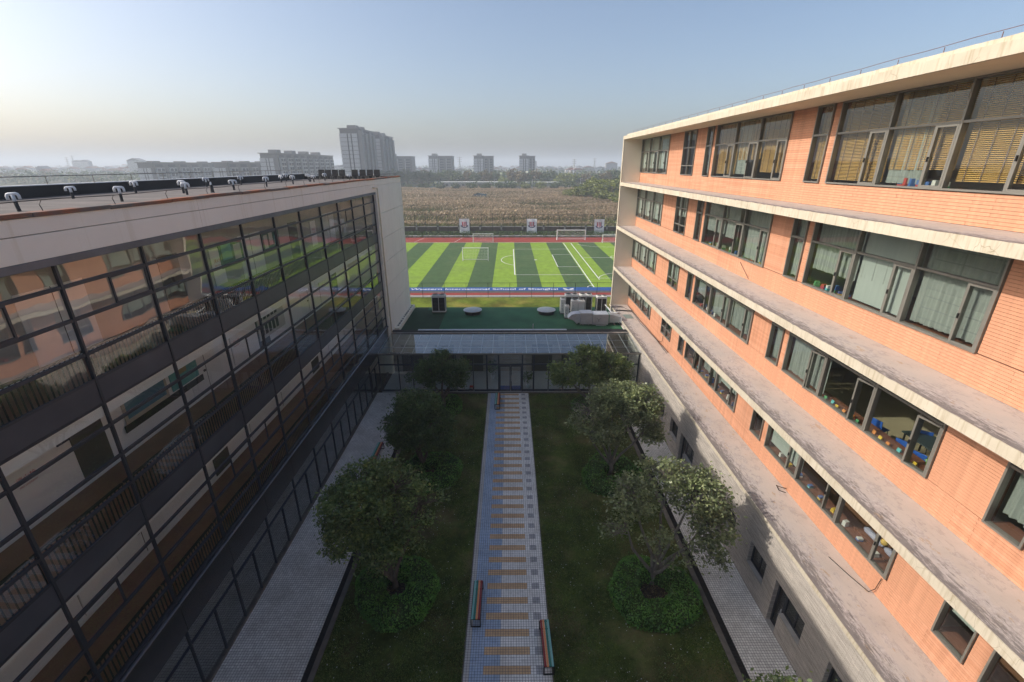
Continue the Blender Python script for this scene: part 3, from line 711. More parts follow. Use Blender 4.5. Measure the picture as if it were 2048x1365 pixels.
# end fins between the ledges
for (f, s, sill) in LEV: MB().box(9.90, 11.50, 42.60, 42.88, f + .004, s - .004).build('fin', 'fin_cream', RB, bevel=.01)
for (f, s, sill) in LEV: MB().box(9.862, 9.898, 42.59, 42.89, f + .006, s - .006).build('fin_edge', 'cream', RB)
MB().box(11.52, 17.2, 42.62, 42.88, 0, 18.4).build('end_wall', 'fin_cream', RB)
MB().box(17.0, 17.2, Y0, 42.6, 0, 18.42).build('back_wall', 'room_wall', RB)
for yp in (34.6, 29.6, 19.6, 9.5, -.2):
    for (f, s, sill) in LEV: MB().box(11.78, 17.0, yp - .06, yp + .06, f, s).build('partition', 'room_wall', RB)
for (f, s, sill) in LEV: MB().box(11.78, 17.0, Y0, 42.6, s - .06, s - .002).build('ceiling', 'ceiling', RB)
# window layout: (near y, far y, kind)
WIN = [(35.42, 42.60, 'wide'), (30.42, 32.52, 'double'), (27.95, 28.82, 'narrow'), (20.42, 27.52, 'wide'), (17.86, 18.80, 'narrow'), (10.32, 17.46, 'wide'), (7.81, 8.72, 'narrow'), (.25, 7.40, 'wide')]
XW = 11.50
# cladding
PITCH = .0855
bl = []   # (y0,y1,z0,z1)
for (f, s, sill) in LEV:
    gaps = [(a, b) for a, b, k in WIN]
    piers = []; prev = 42.58
    for a, b in gaps:
        if prev - b > .02: piers.append((b + .01, prev))
        prev = a - .01
    piers.append((Y0, prev))
    k = 0; z = f + .012
    while z < s - .01:
        z1 = min(z + PITCH - .0075, s - .004)
        if z1 <= sill - .01 or z < sill - .05:
            y = Y0 + (.55 if k % 2 else 1.1)
            cuts = [Y0] + list(np.arange(y, 42.5, 2.38)) + [42.58]
            for a, b in zip(cuts[:-1], cuts[1:]): bl.append((a + .0035, b - .0035, z, min(z1, sill - .006)))
        else:
            for a, b in piers:
                n = max(1, round((b - a) / 2.4))
                for q in range(n): bl.append((a + (b - a) * q / n + .003, a + (b - a) * (q + 1) / n - .003, z, z1))
        z += PITCH; k += 1
    # backing wall
    MB().box(XW + .036, 11.76, Y0, 42.58, f, sill - .008).build('wall', 'joint', RB)
    for a, b in piers: MB().box(XW + .036, 11.76, a, b, sill - .007, s - .001).build('wall', 'joint', RB)
def seen(b):
    y = (b[0] + b[1]) / 2
    if y < 8.2: return 0                # outside the picture or nearly
    zc = (b[2] + b[3]) / 2 - CAMZ
    return (b[1] - b[0]) * (b[3] - b[2]) / (y * y + 132 + zc * zc) ** 1.5
order = sorted(range(len(bl)), key=lambda i: -seen(bl[i])); single = set(order[:300])
rest = MB(); bcache = {}
for i, (a, b, c, d) in enumerate(bl):
    px = XW + rj.uniform(-.002, .002)
    if i in single:
        key = (round(b - a, 3), round(d - c, 3))
        if key not in bcache: bcache[key] = MB().box(0, .03, -key[0] / 2, key[0] / 2, -key[1] / 2, key[1] / 2).mesh('cladding_board', 'board')
        o = link('cladding_board', bcache[key], RB); o.location = (px, (a + b) / 2, (c + d) / 2)
    else: rest.box(px, px + .03, a, b, c, d)
o = rest.build('cladding_boards_far', 'board', RB); o.name = 'cladding'; o['kind'] = 'stuff'

# windows
rw = random.Random(5)
def rail(m, x0, x1, y0, y1, z0, z1, t):
    m.box(x0, x1, y0, y0 + t, z0, z1); m.box(x0, x1, y1 - t, y1, z0, z1)
    m.box(x0, x1, y0 + t + .001, y1 - t - .001, z0, z0 + t); m.box(x0, x1, y0 + t + .001, y1 - t - .001, z1 - t, z1)
def sash(win, y0, y1, z0, z1, ang):
    """casement hung on its near side"""
    m = MB(); w_ = y1 - y0; h = z1 - z0
    rail(m, -.035, .03, 0, w_, 0, h, .055)
    o = link('sash', m.mesh('sash', 'steel_grey'), win); o.location = (11.475, y0, z0); o.rotation_euler = (0, 0, ang)
    p = MB().poly((0, .05, .05), (0, w_ - .05, .05), (0, w_ - .05, h - .05), (0, .05, h - .05)).mesh('pane', 'window_glass')
    q = link('pane', p, win); q.location = (11.475, y0, z0); q.rotation_euler = (0, 0, ang)
    hd = MB().box(-.075, -.036, w_ - .045, w_ - .015, h * .42, h * .50).mesh('handle', 'bar')
    q = link('handle', hd, win); q.location = (11.475, y0, z0); q.rotation_euler = (0, 0, ang)
def drape(win, y0, y1, z0, z1, mat='curtain', amp=.035, lam=.16):
    n = max(6, int((y1 - y0) / .035)); m = MB(); ph = rw.uniform(0, 6)
    cols = []
    for i in range(n + 1):
        y = y0 + (y1 - y0) * i / n; dx = amp * math.sin(y * 2 * math.pi / lam + ph) + amp * .6 * math.sin(y * 2 * math.pi / (lam * 2.7) + ph * 2)
        cols.append((y, dx))
    zz = [z0, z0 + (z1 - z0) * .35, z0 + (z1 - z0) * .7, z1]
    for r_, z in enumerate(zz):
        for (y, dx) in cols: m.v.append((11.74 + dx * (1.15 - .25 * r_), y + .012 * r_ * math.sin(y * 5), z))
    for r_ in range(3):
        for i in range(n): a = r_ * (n + 1) + i; m.f.append((a, a + 1, a + n + 2, a + n + 1))
    m.build('curtain', mat, win, smooth=True)
def roller(win, y0, y1, z0, z1): 
    m = MB().box(11.70, 11.705, y0, y1, z0, z1); m.box(11.692, 11.713, y0, y1, z0 - .02, z0 - .001); m.build('roller_blind', 'roller', win)
def slats(win, y0, y1, z0, z1, ang=.5):
    m = MB(); z = z1
    while z > z0:
        dx, dz = .024 * math.cos(ang), .024 * math.sin(ang)
        m.prism([(11.72 - dx, z - dz), (11.72 + dx, z + dz), (11.72 + dx, z + dz + .003), (11.72 - dx, z - dz + .003)], 'y', y0, y1); z -= .046
    b = m.build('slat_blind', 'wood_slat', win); b['kind'] = 'stuff'
    m = MB(); n = max(2, round((y1 - y0) / .42))
    for i in range(n): y = y0 + (y1 - y0) * (i + .5) / n; m.box(11.688, 11.692, y - .012, y + .012, z0, z1)
    m.build('blind_tape', 'tape', win)
def window(lv, wi):
    f, s, sill = LEV[lv]; a, b, kind = WIN[wi]; z0, z1 = sill, s - .006; zt = sill + 1.645
    m = MB(); rail(m, 11.44, 11.60, a + .004, b - .004, z0, z1, .05)
    m.box(11.455, 11.59, a + .056, b - .056, zt - .032, zt + .032)
    if kind == 'wide': bays = [(a + (b - a) * i / 3, a + (b - a) * (i + 1) / 3) for i in range(3)]
    elif kind == 'double': bays = [(a, (a + b) / 2), ((a + b) / 2, b)]
    else: bays = [(a, b)]
    for p, q in bays[:-1]: m.box(11.445, 11.595, q - .035, q + .035, z0 + .051, z1 - .051)
    if kind == 'double': m.box(11.455, 11.59, a + .056, b - .056, z0 + .55, z0 + .60)
    wdw = m.build('window', 'steel_grey', RB)
    MB().box(11.60, 12.12, a + .02, b - .02, sill - .055, sill - .006).build('inner_sill', 'sill_brown', wdw)
    for i, (p, q) in enumerate(bays):
        e0, e1 = (.055 if i == 0 else .036), (.055 if i == len(bays) - 1 else .036)
        pane(wdw, 'pane', 11.53, p + e0, q - e1, zt + .033, z1 - .05, 'window_glass', .0015)
        if kind == 'wide':
            cw = .66
            m = MB(); m.box(11.45, 11.585, p + e0 + cw, p + e0 + cw + .05, z0 + .052, zt - .033); m.build('post', 'steel_grey', wdw)
            pane(wdw, 'pane', 11.53, p + e0 + cw + .05, q - e1, z0 + .05, zt - .033, 'window_glass', .0015)
            ang = OPEN.get((lv, wi, i), 0.0)
            sash(wdw, p + e0, p + e0 + cw, z0 + .05, zt - .035, ang)
        else:
            pane(wdw, 'pane', 11.53, p + e0, q - e1, z0 + .05, zt - .033, 'window_glass', .0015)
    # what hangs behind the glass
    for i, (p, q) in enumerate(bays):
        dress = DRESS.get((lv, wi, i)) or DRESS.get((lv, wi))
        if dress is None:
            dress = rw.choice(['c', 'c.3', 'r.5', 'r.25', 'c.15', None, 'r.8'])
        for d in (dress.split('+') if dress else []):
            k, h = d[0], float(d[1:] or 0)
            zb = z0 + .06 + h * (z1 - z0)
            if k == 'c': drape(wdw, p + .06, q - .06, zb, z1 - .04)
            elif k == 'h': drape(wdw, p + (q - p) * .45, q - .06, zb, z1 - .04)
            elif k == 'r': roller(wdw, p + .07, q - .07, zb, z1 - .04)
            elif k == 's': slats(wdw, p + .07, q - .07, zb, z1 - .06)
            elif k == 'u': drape(wdw, p + .06, q - .06, z0 + 1.66, z1 - .04)
    return wdw
OPEN = {(1, 5, 0): .20, (1, 5, 1): .16, (1, 5, 2): .24, (3, 0, 1): .10, (3, 3, 1): .10, (2, 5, 0): .05, (2, 3, 1): .08, (0, 3, 1): .14, (0, 3, 2): .18, (0, 5, 1): .05}
DRESS = {(3, 5, 0): 's.06', (3, 5, 1): 'h.02+s.16', (3, 5, 2): 's.02', (3, 4): 's.02', (3, 3, 0): 's.10', (3, 3, 1): 'h.05+s.3', (3, 3, 2): 's.04', (3, 0): 'r.12', (3, 1): 'r.78', (3, 2): 'c.05', (3, 7): 's.05',
         (2, 5, 0): 'c.02', (2, 5, 1): 'r.02+h.3', (2, 5, 2): 'c.22', (2, 4): 'c.02', (2, 3, 0): None, (2, 3, 1): 'h.25', (2, 3, 2): 'c.28', (2, 2): 'c.05', (2, 1): 'r.4', (2, 0): 'r.1', (2, 7): 'c.0', (2, 6): 'c.02',
         (1, 5, 0): 'u', (1, 5, 1): 'u', (1, 5, 2): 'c.0', (1, 4): 'c.03', (1, 3, 0): 'c.06', (1, 3, 1): 'c.05', (1, 3, 2): 'h.25', (1, 2): 'c.02', (1, 6): 'c.12', (1, 1): 'r.2', (1, 0): 'r.06', (1, 7): 'c.1',
         (0, 5, 0): 'r.55', (0, 5, 1): 'r.35', (0, 5, 2): 'r.10', (0, 4): 'r.35', (0, 3, 0): 'r.25', (0, 3, 1): None, (0, 3, 2): 'r.5', (0, 6): 'r.30', (0, 7): 'r.4', (0, 2): 'r.3', (0, 1): 'r.5', (0, 0): 'r.15'}
DRESS[(1, 5, 0)] = 'u'; DRESS[(1, 5, 1)] = 'u'
for lv in range(4):
    for wi in range(len(WIN)): window(lv, wi)

# brick ground floor
GW = [(28.0, 29.15), (25.55, 26.75), (23.10, 24.30), (20.62, 22.55), (18.15, 19.40), (15.72, 16.92), (13.25, 14.44), (10.82, 12.56), (8.40, 9.58), (5.95, 7.1), (3.5, 4.7), (-1, .2)]
DOORS = {3: 21.95, 7: 12.02}
edges = [42.9]
MB().box(9.87, 10.12, Y0, 42.88, 2.075, 3.60).build('brick_wall', 'brick', RB)
prev = 42.88
for i, (a, b) in enumerate(GW):
    MB().box(9.87, 10.12, b, prev, 0, 2.074).build('brick_wall', 'brick', RB)
    dy = DOORS.get(i)
    wa, wb = a, (dy if dy else b)
    MB().box(9.87, 10.12, wa, wb, 0, 1.0).build('brick_wall', 'brick', RB)
    MB().box(9.85, 10.06, wa - .02, wb + (.0 if dy else .02), 1.001, 1.045).build('window_sill', 'kerb', RB, bevel=.006)
    m = MB(); rail(m, 10.03, 10.10, wa + .004, wb - .004, 1.047, 2.07, .05); m.box(10.035, 10.095, (wa + wb) / 2 - .03, (wa + wb) / 2 + .03, 1.1, 2.02)
    wd = m.build('window', 'frame', RB)
    mid = (wa + wb) / 2
    for p, q in ((wa + .05, mid - .03), (mid + .03, wb - .05)): pane(wd, 'pane', 10.06, p, q, 1.09, 2.02, 'window_glass', .002)
    if dy:
        m = MB(); rail(m, 10.03, 10.10, dy + .004, b - .004, .05, 2.07, .07); d = m.build('door', 'frame', RB)
        pane(d, 'pane', 10.06, dy + .07, b - .07, .12, 2.0, 'window_glass', .002)
        MB().box(10.0, 10.028, dy + .09, dy + .12, .9, 1.1).build('handle', 'galv', d)
        MB().box(9.86, 10.12, dy, b, 0, .045).build('door_step', 'kerb', RB)
    prev = a
MB().box(9.87, 10.12, Y0, prev, 0, 2.074).build('brick_wall', 'brick', RB)
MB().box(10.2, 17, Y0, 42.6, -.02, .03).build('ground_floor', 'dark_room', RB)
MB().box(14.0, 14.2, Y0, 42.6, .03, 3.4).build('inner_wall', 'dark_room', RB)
# loose cables, pipe and hatch on the lowest ledge
m = MB(); m.tube([(11.42, 42.3, 3.80), (11.35, 38, 3.79), (11.40, 34, 3.80), (11.44, 30.4, 3.79)], .035, 6); m.build('ledge_pipe', 'rust', RB)
MB().tube([(10.2, 42.2, 3.78), (10.8, 41.6, 3.78), (11.3, 40.4, 3.79), (11.2, 37, 3.78), (11.36, 33, 3.79), (11.3, 30.2, 3.77)], .014, 5).build('ledge_cable', 'bar', RB)
MB().tube([(9.9, 40.6, 3.82), (11.3, 40.2, 3.84)], .05, 6).build('ledge_pipe', 'bar', RB)
MB().tube([(11.47, 31.9, 4.5), (11.42, 31.8, 4.1), (11.3, 32.3, 3.9), (11.44, 32.9, 3.8)], .018, 5).build('ledge_cable', 'bar', RB)
MB().tube([(11.46, 22.5, 11.9), (11.44, 21.4, 9.6 + 1.7)], .010, 5).build('ledge_cable', 'bar', RB)
MB().tube([(11.46, 10.45, 4.5), (11.44, 10.5, 4.0), (11.36, 10.6, 3.78), (11.2, 11.2, 3.765), (11.02, 12.0, 3.762)], .012, 5).build('ledge_cable', 'bar', RB)
MB().tube([(11.40, 15.3, 3.77), (11.2, 15.45, 3.77), (11.25, 15.75, 3.79), (11.38, 15.6, 3.8), (11.46, 15.4, 3.9)], .014, 5).build('ledge_cable', 'bar', RB)
MB().box(10.25, 11.0, 38.3, 39.4, 3.754, 3.775).build('hatch', flat('grey_green_hatch', (.20, .25, .23)), RB)

# ================================================================ glazed link between the two blocks
LK = thing('link_building', 'single storey glazed link with glass roof and green felt roof behind', 'building', (0, 37, 0))
BX = [-9.85, -8.4, -7.35, -5.7, -4.05, -2.75, -1.70, -.80, 1.0, 1.86, 3.0, 4.12, 5.4, 6.7, 8.0, 8.95, 9.80]
for i, x in enumerate(BX):
    t_ = .055 if i in (6, 7, 8, 9) else .03
    MB().box(x - t_, x + t_, 31.66, 31.80, .03, 3.24).build('mullion', 'frame', LK)
for z, t_ in ((.10, .06), (2.28, .04), (3.22, .05)):
    for a, b in zip(BX[:-1], BX[1:]):
        if z < 1 and a == -.80: continue
        MB().box(a + .056, b - .056, 31.675, 31.785, z - t_, z + t_).build('transom', 'frame', LK)
pcx = {}
def xpane(parent, name, x0, x1, y, z0, z1, mat):
    k = (round(x1 - x0, 3), round(z1 - z0, 3), mat)
    if k not in pcx:
        a, b = k[0] / 2, k[1] / 2; pcx[k] = MB().poly((-a, 0, -b), (a, 0, -b), (a, 0, b), (-a, 0, b)).mesh(name, mat)
    o = link(name, pcx[k], parent); o.location = ((x0 + x1) / 2, y, (z0 + z1) / 2); o.rotation_euler = (random.gauss(0, .002), 0, random.gauss(0, .002)); return o
for a, b in zip(BX[:-1], BX[1:]):
    if a != -.80: xpane(LK, 'glass_pane', a + .03, b - .03, 31.73, .16, 2.24, 'window_glass')
    xpane(LK, 'glass_pane', a + .03, b - .03, 31.73, 2.32, 3.17, 'window_glass')
for a, b, hx in ((-.74, .09, .0), (.11, .94, .15)):
    m = MB()
    m.box(a, a + .07, 31.69, 31.77, .05, 2.2); m.box(b - .07, b, 31.69, 31.77, .05, 2.2); m.box(a + .071, b - .071, 31.69, 31.77, .05, .14); m.box(a + .071, b - .071, 31.69, 31.77, 2.1, 2.2)
    d = m.build('door', 'frame', LK); xpane(d, 'pane', a + .07, b - .07, 31.73, .14, 2.1, 'window_glass')
    MB().tube([(hx, 31.66, .9), (hx, 31.64, 1.0), (hx, 31.64, 1.3), (hx, 31.66, 1.4)], .014, 6).build('handle', 'galv', d)
MB().box(-9.8, 9.84, 31.6, 35.38, -.02, .035).build('floor', 'link_floor', LK)
MB().box(-9.76, 9.86, 35.40, 35.50, .0, 3.5).build('back_wall', 'brick', LK)
for x0, x1 in ((-9.0, -7.2), (-6.2, -4.6), (-3.9, -2.2), (1.9, 3.6), (4.4, 6.0), (6.8, 8.6)): MB().box(x0, x1, 35.36, 35.398, .04, 2.45).build('opening', 'dark_room', LK)
m = MB().box(-.9, 1.1, 35.35, 35.398, 2.3, 3.2); m.build('wall_panel', 'brick', LK)
MB().box(-9.74, 9.86, 35.5, 43.56, 0, 3.2).build('wall', 'end_panel', LK)
MB().box(-9.27, 9.78, 36.42, 43.55, 3.202, 3.225).build('felt_roof', 'green_roof', LK)
MB().box(-9.26, -6.05, 36.43, 42.5, 3.226, 3.232).build('felt_shadow', 'green_roof_dark', LK)  # dark sheets painted as the west block's shadow on the felt
MB().box(-9.26, -7.9, 42.51, 43.5, 3.226, 3.232).build('felt_shadow', 'green_roof_dark', LK)
MB().box(-9.72, 9.8, 35.52, 36.10, 3.201, 3.52).build('parapet', 'bitumen', LK)
MB().box(-9.72, 9.8, 36.105, 36.42, 3.201, 3.30).build('gutter', 'bitumen', LK)
x = -7.6
while x < 4.4: MB().box(x, x + 2.05, 35.9, 36.16, 3.521, 3.55).build('parapet_cap', 'galv', LK); x += 2.07
MB().box(3.9, 9.7, 36.43, 37.0, 3.226, 3.236).build('tar_strip', 'bitumen', LK)
# sloping glass roof
NX, xs0, xs1 = 23, -9.80, 9.84
rowsY = [31.52, 32.75, 34.05, 35.40]; zy = lambda y: 3.30 + (y - 31.52) * .032
dx = (xs1 - xs0) / NX
bar = MB().prism([(31.52, zy(31.52) - .06), (35.40, zy(35.4) - .06), (35.40, zy(35.4) - .012), (31.52, zy(31.52) - .012)], 'x', -.014, .014).mesh('roof_bar', 'galv')
for i in range(NX + 1): o = link('roof_bar', bar, LK); o.location = (xs0 + dx * i, 0, 0)
for y in rowsY: MB().box(xs0, xs1, y - .02, y + .02, zy(y) - .10, zy(y) - .061).build('roof_rail', 'galv', LK)
gp = [MB().poly((.008, a + .006, zy(a)), (dx - .008, a + .006, zy(a)), (dx - .008, b - .006, zy(b)), (.008, b - .006, zy(b))).mesh('roof_pane', 'roof_glass') for a, b in zip(rowsY[:-1], rowsY[1:])]
for i in range(NX):
    for k in range(3): o = link('roof_pane', gp[k], LK); o.location = (xs0 + dx * i, 0, random.uniform(-.002, .002))
MB().box(xs0, xs1, 31.44, 31.53, 3.17, 3.285).build('eaves_rail', 'steel_grey', LK)
mtx = flat('mat_blue', (.03, .06, .22))
for a, b in ((-.72, .06), (.14, .92)):
    tag(MB().box(a, b, 31.95, 32.6, .036, .05).build('door_mat', 'mat_blue'), 'blue door mat just inside the %s leaf of the glass double door' % ('left' if a < 0 else 'right'), 'mat', 'door mats in the link')
for x, lb in ((-2.05, 'lit tube lamp under the glass roof, left of the double door'), (1.95, 'lit tube lamp under the glass roof, right of the double door')):
    t = thing('ceiling_lamp', lb, 'lamp', (x, 32.25, 2.86), group='lamps in the glazed link')
    MB().box(-.24, .24, -.06, .06, .03, .09).build('housing', 'galv', t, world=False); MB().box(-.22, .22, -.05, .05, 0, .029).build('tube', 'lamp_white', t, world=False)
    MB().tube([(0, 0, .09), (0, 0, .42)], .01, 5).build('rod', 'galv', t, world=False)
def pot_plant(x, y, z, h, lb, mat='leaf_dark', pot='pvc', r=.16, n=130, ls=.10):
    t = thing('potted_plant', lb, 'plant', (x, y, z))
    MB().lathe([(r * .7, 0), (r, r * 1.6), (r * .92, r * 1.6), (r * .85, r * 1.4), (0.001, r * 1.4)], 14).build('pot', pot, t, world=False, smooth=False)
    MB().tube([(0, 0, r), (.02, .01, h * .5), (-.02, .02, h * .85)], [.02, .015, .008], 6).build('stem', 'bark', t, world=False)
    c = ball(n) * np.array([h * .28, h * .28, h * .36]) + np.array([0, 0, h * .65])
    link('foliage', npmesh('foliage', leaf_quads(c, ls), 4, mat), t, False)
pot_plant(1.45, 32.3, .036, 1.5, 'tall potted plant right of the double door inside the link')
pot_plant(-1.35, 33.9, .036, 1.7, 'leafy plant in white pot left of the double door inside the link')
pot_plant(-7.9, 32.5, .036, 1.2, 'potted plant in the left corner of the glazed link')
flat('extinguisher_red', (.45, .02, .02)); 
t = thing('extinguisher_box', 'small red extinguisher box at the foot of the link glazing', 'box', (-2.95, 32.0, .036)); MB().box(-.13, .13, -.1, .1, 0, .3).build('body', 'extinguisher_red', t, world=False, bevel=.01); MB().box(-.1, .1, -.105, -.1, .1, .2).build('plate', 'paper', t, world=False)

# ---------------------------------------------------------------- on the link roof
def skylight(x, lb):
    t = thing('round_skylight', lb, 'skylight', (x, 41.5, 3.225), group='round skylights on the link roof')
    MB().lathe([(.74, 0), (.74, .34), (.66, .34), (.66, .02)], 32).build('kerb', 'bitumen', t, world=False)
    MB().lathe([(.87, .341), (.87, .39), (.80, .41)], 36).build('rim', 'galv', t, world=False)
    MB().lathe([(.79, .411), (.62, .47), (.35, .50), (.02, .51)], 32).build('dome', flat('milky_dome', (.42, .47, .47), .35), t, world=False, smooth=True)
skylight(-3.45, 'left of two round milky skylights on the green roof'); skylight(3.52, 'right of two round milky skylights on the green roof')
def ac(x, y, wd, dp, h, kind, lb, rz=0, cat='air conditioner'):
    t = thing('air_conditioner', lb, cat, (x, y, 3.225), rz, 'air conditioners on the link roof')
    a, b = wd / 2, dp / 2
    m = MB()
    for sx in (-1, 1):
        for sy in (-1, 1): m.box(sx * (a - .03) - .03, sx * (a - .03) + .03, sy * (b - .03) - .03, sy * (b - .03) + .03, .12, h - .22)
    m.box(-a, a, -b, b, .10, .2)
    m.build('frame', 'ac_paint', t, world=False)
    MB().box(-a - .03, a + .03, -b + .02, -b + .12, 0, .099).build('plinth', 'kerb_dark', t, world=False); MB().box(-a - .03, a + .03, b - .12, b - .02, 0, .099).build('plinth', 'kerb_dark', t, world=False)
    if kind == 'coil':
        MB().box(-a + .04, a - .04, -b + .035, b - .035, .201, h - .22).build('coil', 'ac_dark', t, world=False)
        m = MB(); m.box(-.025, .025, -b, -b + .03, .2, h - .22)
        m.build('post', 'ac_paint', t, world=False)
        for k in range(9): MB().box(-a + .06, a - .06, -b + .022, -b + .034, .26 + k * (h - .5) / 9, .275 + k * (h - .5) / 9).build('guard_wire', 'steel_grey', t, world=False)
    else:
        MB().box(-a + .005, a - .005, -b + .005, b - .005, .201, h - .22).build('casing', 'ac_paint', t, world=False, bevel=.01)
        MB().box(-.012, .012, -b - .001, -b + .004, .24, h - .26).build('seam', 'steel_grey', t, world=False)
        for zz in (.5, .8, 1.05): 
            if zz < h - .3: MB().box(-a + .12, -a + .17, -b - .006, -b + .004, zz, zz + .05).build('label_plate', 'black_print', t, world=False)
    MB().box(-a, a, -b, b, h - .219, h - .03).build('hood', 'ac_paint', t, world=False, bevel=.015)
    for sx in ((-.5, .5) if wd > .9 else (0,)):
        r = min(a * (.46 if wd > .9 else .8), b * .8)
        MB().lathe([(r, h - .029), (r, h + .05), (r * .93, h + .05), (r * .93, h - .0)], 24, (sx * a, 0, 0)).build('fan_ring', 'ac_paint', t, world=False)
        m = MB()
        for k in range(4):
            an = k * math.pi / 2; m.box(sx * a - r * .9, sx * a + r * .9, -.05, .05, h + .005, h + .015, an, (sx * a, 0))
        m.build('fan_blade', 'ac_dark', t, world=False)
        m = MB()
        for q in (.3, .6, .9): m.lathe([(r * q, h + .051), (r * q + .012, h + .056)], 20, (sx * a, 0, 0))
        m.build('guard', 'steel_grey', t, world=False)
    return t
ac(-6.66, 42.0, 1.28, .75, 1.72, 'coil', 'lone dark-finned condenser beside the pale end wall of the glazed block')
ac(5.95, 42.2, 1.25, .75, 1.70, 'coil', 'dark-finned condenser at the back of the cluster, left one')
ac(7.28, 42.2, 1.22, .75, 1.70, 'coil', 'dark-finned condenser at the back of the cluster, middle one')
ac(8.75, 41.9, .95, .75, 1.62, 'coil', 'dark-finned condenser standing apart nearest the cream fin')
ac(6.35, 40.75, 1.22, .72, 1.55, 'casing', 'pale metal cabinet unit with two top fans, in front of the cluster')
ac(5.05, 41.6, .42, .8, 1.45, 'casing', 'tall narrow pale unit at the left of the cluster')
ac(5.28, 40.1, .38, .55, 1.25, 'casing', 'small narrow pale unit nearest the glass roof')
# ventilation duct
t = thing('ventilation_duct', 'galvanised ventilation duct with elbow and box sections in front of the condensers', 'duct', (7, 38.4, 3.225))
arc = [(6.22, .25), (6.22, 1.12), (5.86, 1.10), (5.55, 1.0), (5.32, .84), (5.18, .62)]
MB().prism([(6.2, 3.50), (6.2, 4.30), (5.75, 4.28), (5.45, 4.18), (5.25, 4.0), (5.15, 3.85), (5.52, 3.72), (5.78, 3.52), (5.9, 3.36)], 'y', 38.0, 38.85).build('elbow', 'galv', t, bevel=.01)
MB().box(6.24, 7.24, 37.92, 38.93, 3.34, 4.36).build('box_section', 'galv', t, bevel=.012); MB().box(6.215, 6.238, 37.9, 38.95, 3.32, 4.38).build('flange', 'galv', t)
MB().box(7.30, 8.66, 37.88, 38.95, 3.32, 4.26).build('fan_section', 'galv', t, bevel=.012); MB().box(7.26, 7.28, 37.9, 38.95, 3.34, 4.34).build('flange', 'galv', t)
MB().box(8.665, 8.82, 38.0, 38.85, 3.42, 4.2).build('collar', flat('canvas_collar', (.22, .34, .31)), t)
MB().prism([(8.83, 3.46), (9.75, 3.50), (9.75, 3.98), (8.83, 4.22)], 'y', 38.0, 38.85).build('taper', 'galv', t, bevel=.01)
MB().prism([(9.77, 3.50), (10.3, 3.42), (10.4, 3.72), (9.77, 3.98)], 'y', 37.7, 38.8).build('end_section', 'galv', t, bevel=.01)
MB().box(7.6, 8.5, 37.8, 37.875, 3.26, 3.30).build('rail', 'galv', t)
for xx in (6.5, 7.0, 7.6, 8.4, 9.3): MB().box(xx - .05, xx + .05, 38.0, 38.9, 3.226, 3.318).build('foot', 'steel_grey', t)
m = MB(); m.tube([(7.70, 37.87, 3.9), (7.83, 37.87, 3.74), (7.96, 37.87, 3.9)], .018, 5); m.tube([(7.83, 37.87, 3.74), (7.83, 37.87, 3.6)], .018, 5); m.build('bracket', 'bar', t)
for lb, pts in (('white insulated pipe slanting from the apart condenser to the ledge', [(9.05, 41.4, 4.1), (9.5, 40.5, 3.6), (9.9, 39.7, 3.85)]), ('pale pipe lying across the green roof beside the cream fin', [(8.0, 40.8, 3.3), (9.0, 40.9, 3.35), (9.8, 41.0, 3.6)])):
    tag(MB().tube(pts, .045, 7).build('coolant_pipe', 'pvc', smooth=True), lb, 'pipe', 'coolant pipes on the link roof')
tag(MB().tube([(2.05, 37.0, 3.226), (2.05, 37.0, 3.62), (2.05, 37.05, 3.70)], .035, 8).build('standpipe', 'galv'), 'short metal standpipe alone on the green roof', 'pipe')

# ================================================================ benches
SLATC = ['slat_teal', 'slat_green', 'slat_orange', 'slat_maroon']
flat('slat_teal', (.24, .50, .46)); flat('slat_green', (.03, .20, .16)); flat('slat_orange', (.72, .30, .13)); flat('slat_maroon', (.26, .03, .03))
def make_bench(L):
    t = thing('bench', '', 'bench', group='striped slat benches')
    for i, c in enumerate(SLATC):
        for k in ((0,) if i in (0, 2) else (0, 1)):
            pass
        MB().box(-.165 + i * .084, -.165 + i * .084 + .074, -L / 2, L / 2, .43, .462).build('seat_slat', c, t, world=False, bevel=.006)
    for sy in (-1, 1):
        m = MB(); y = sy * (L / 2 - .03)
        m.box(-.19, -.155, y - .02, y + .02, 0, .425); m.box(.155, .19, y - .02, y + .02, 0, .425); m.box(-.154, .154, y - .02, y + .02, .385, .425); m.box(-.154, .154, y - .02, y + .02, .0, .035)
        m.build('leg_frame', 'bar', t, world=False)
    m = MB(); m.box(-.19, -.165, -L / 2 + .05, L / 2 - .05, .39, .424); m.box(.165, .19, -L / 2 + .05, L / 2 - .05, .39, .424); m.build('side_rail', 'bar', t, world=False)
    return t
b0 = make_bench(1.72)
for i, (x, y, rz, lb) in enumerate([(-1.285, 13.15, 0, 'striped bench on the left edge of the tiled path, teal slat outermost'), (1.31, 11.39, math.pi, 'nearest striped bench on the right edge of the tiled path'), (-.86, 29.7, 0, 'small-looking striped bench on the path by the glass door'), (-7.92, 23.2, 0, 'striped bench on the grey walkway beside the glazed block')]):
    o = b0 if i == 0 else copy_tree(b0); o.location = (x, y, .02 if i != 3 else .03); o.rotation_euler = (0, 0, rz + (.03 if i == 1 else -.01)); o['label'] = lb

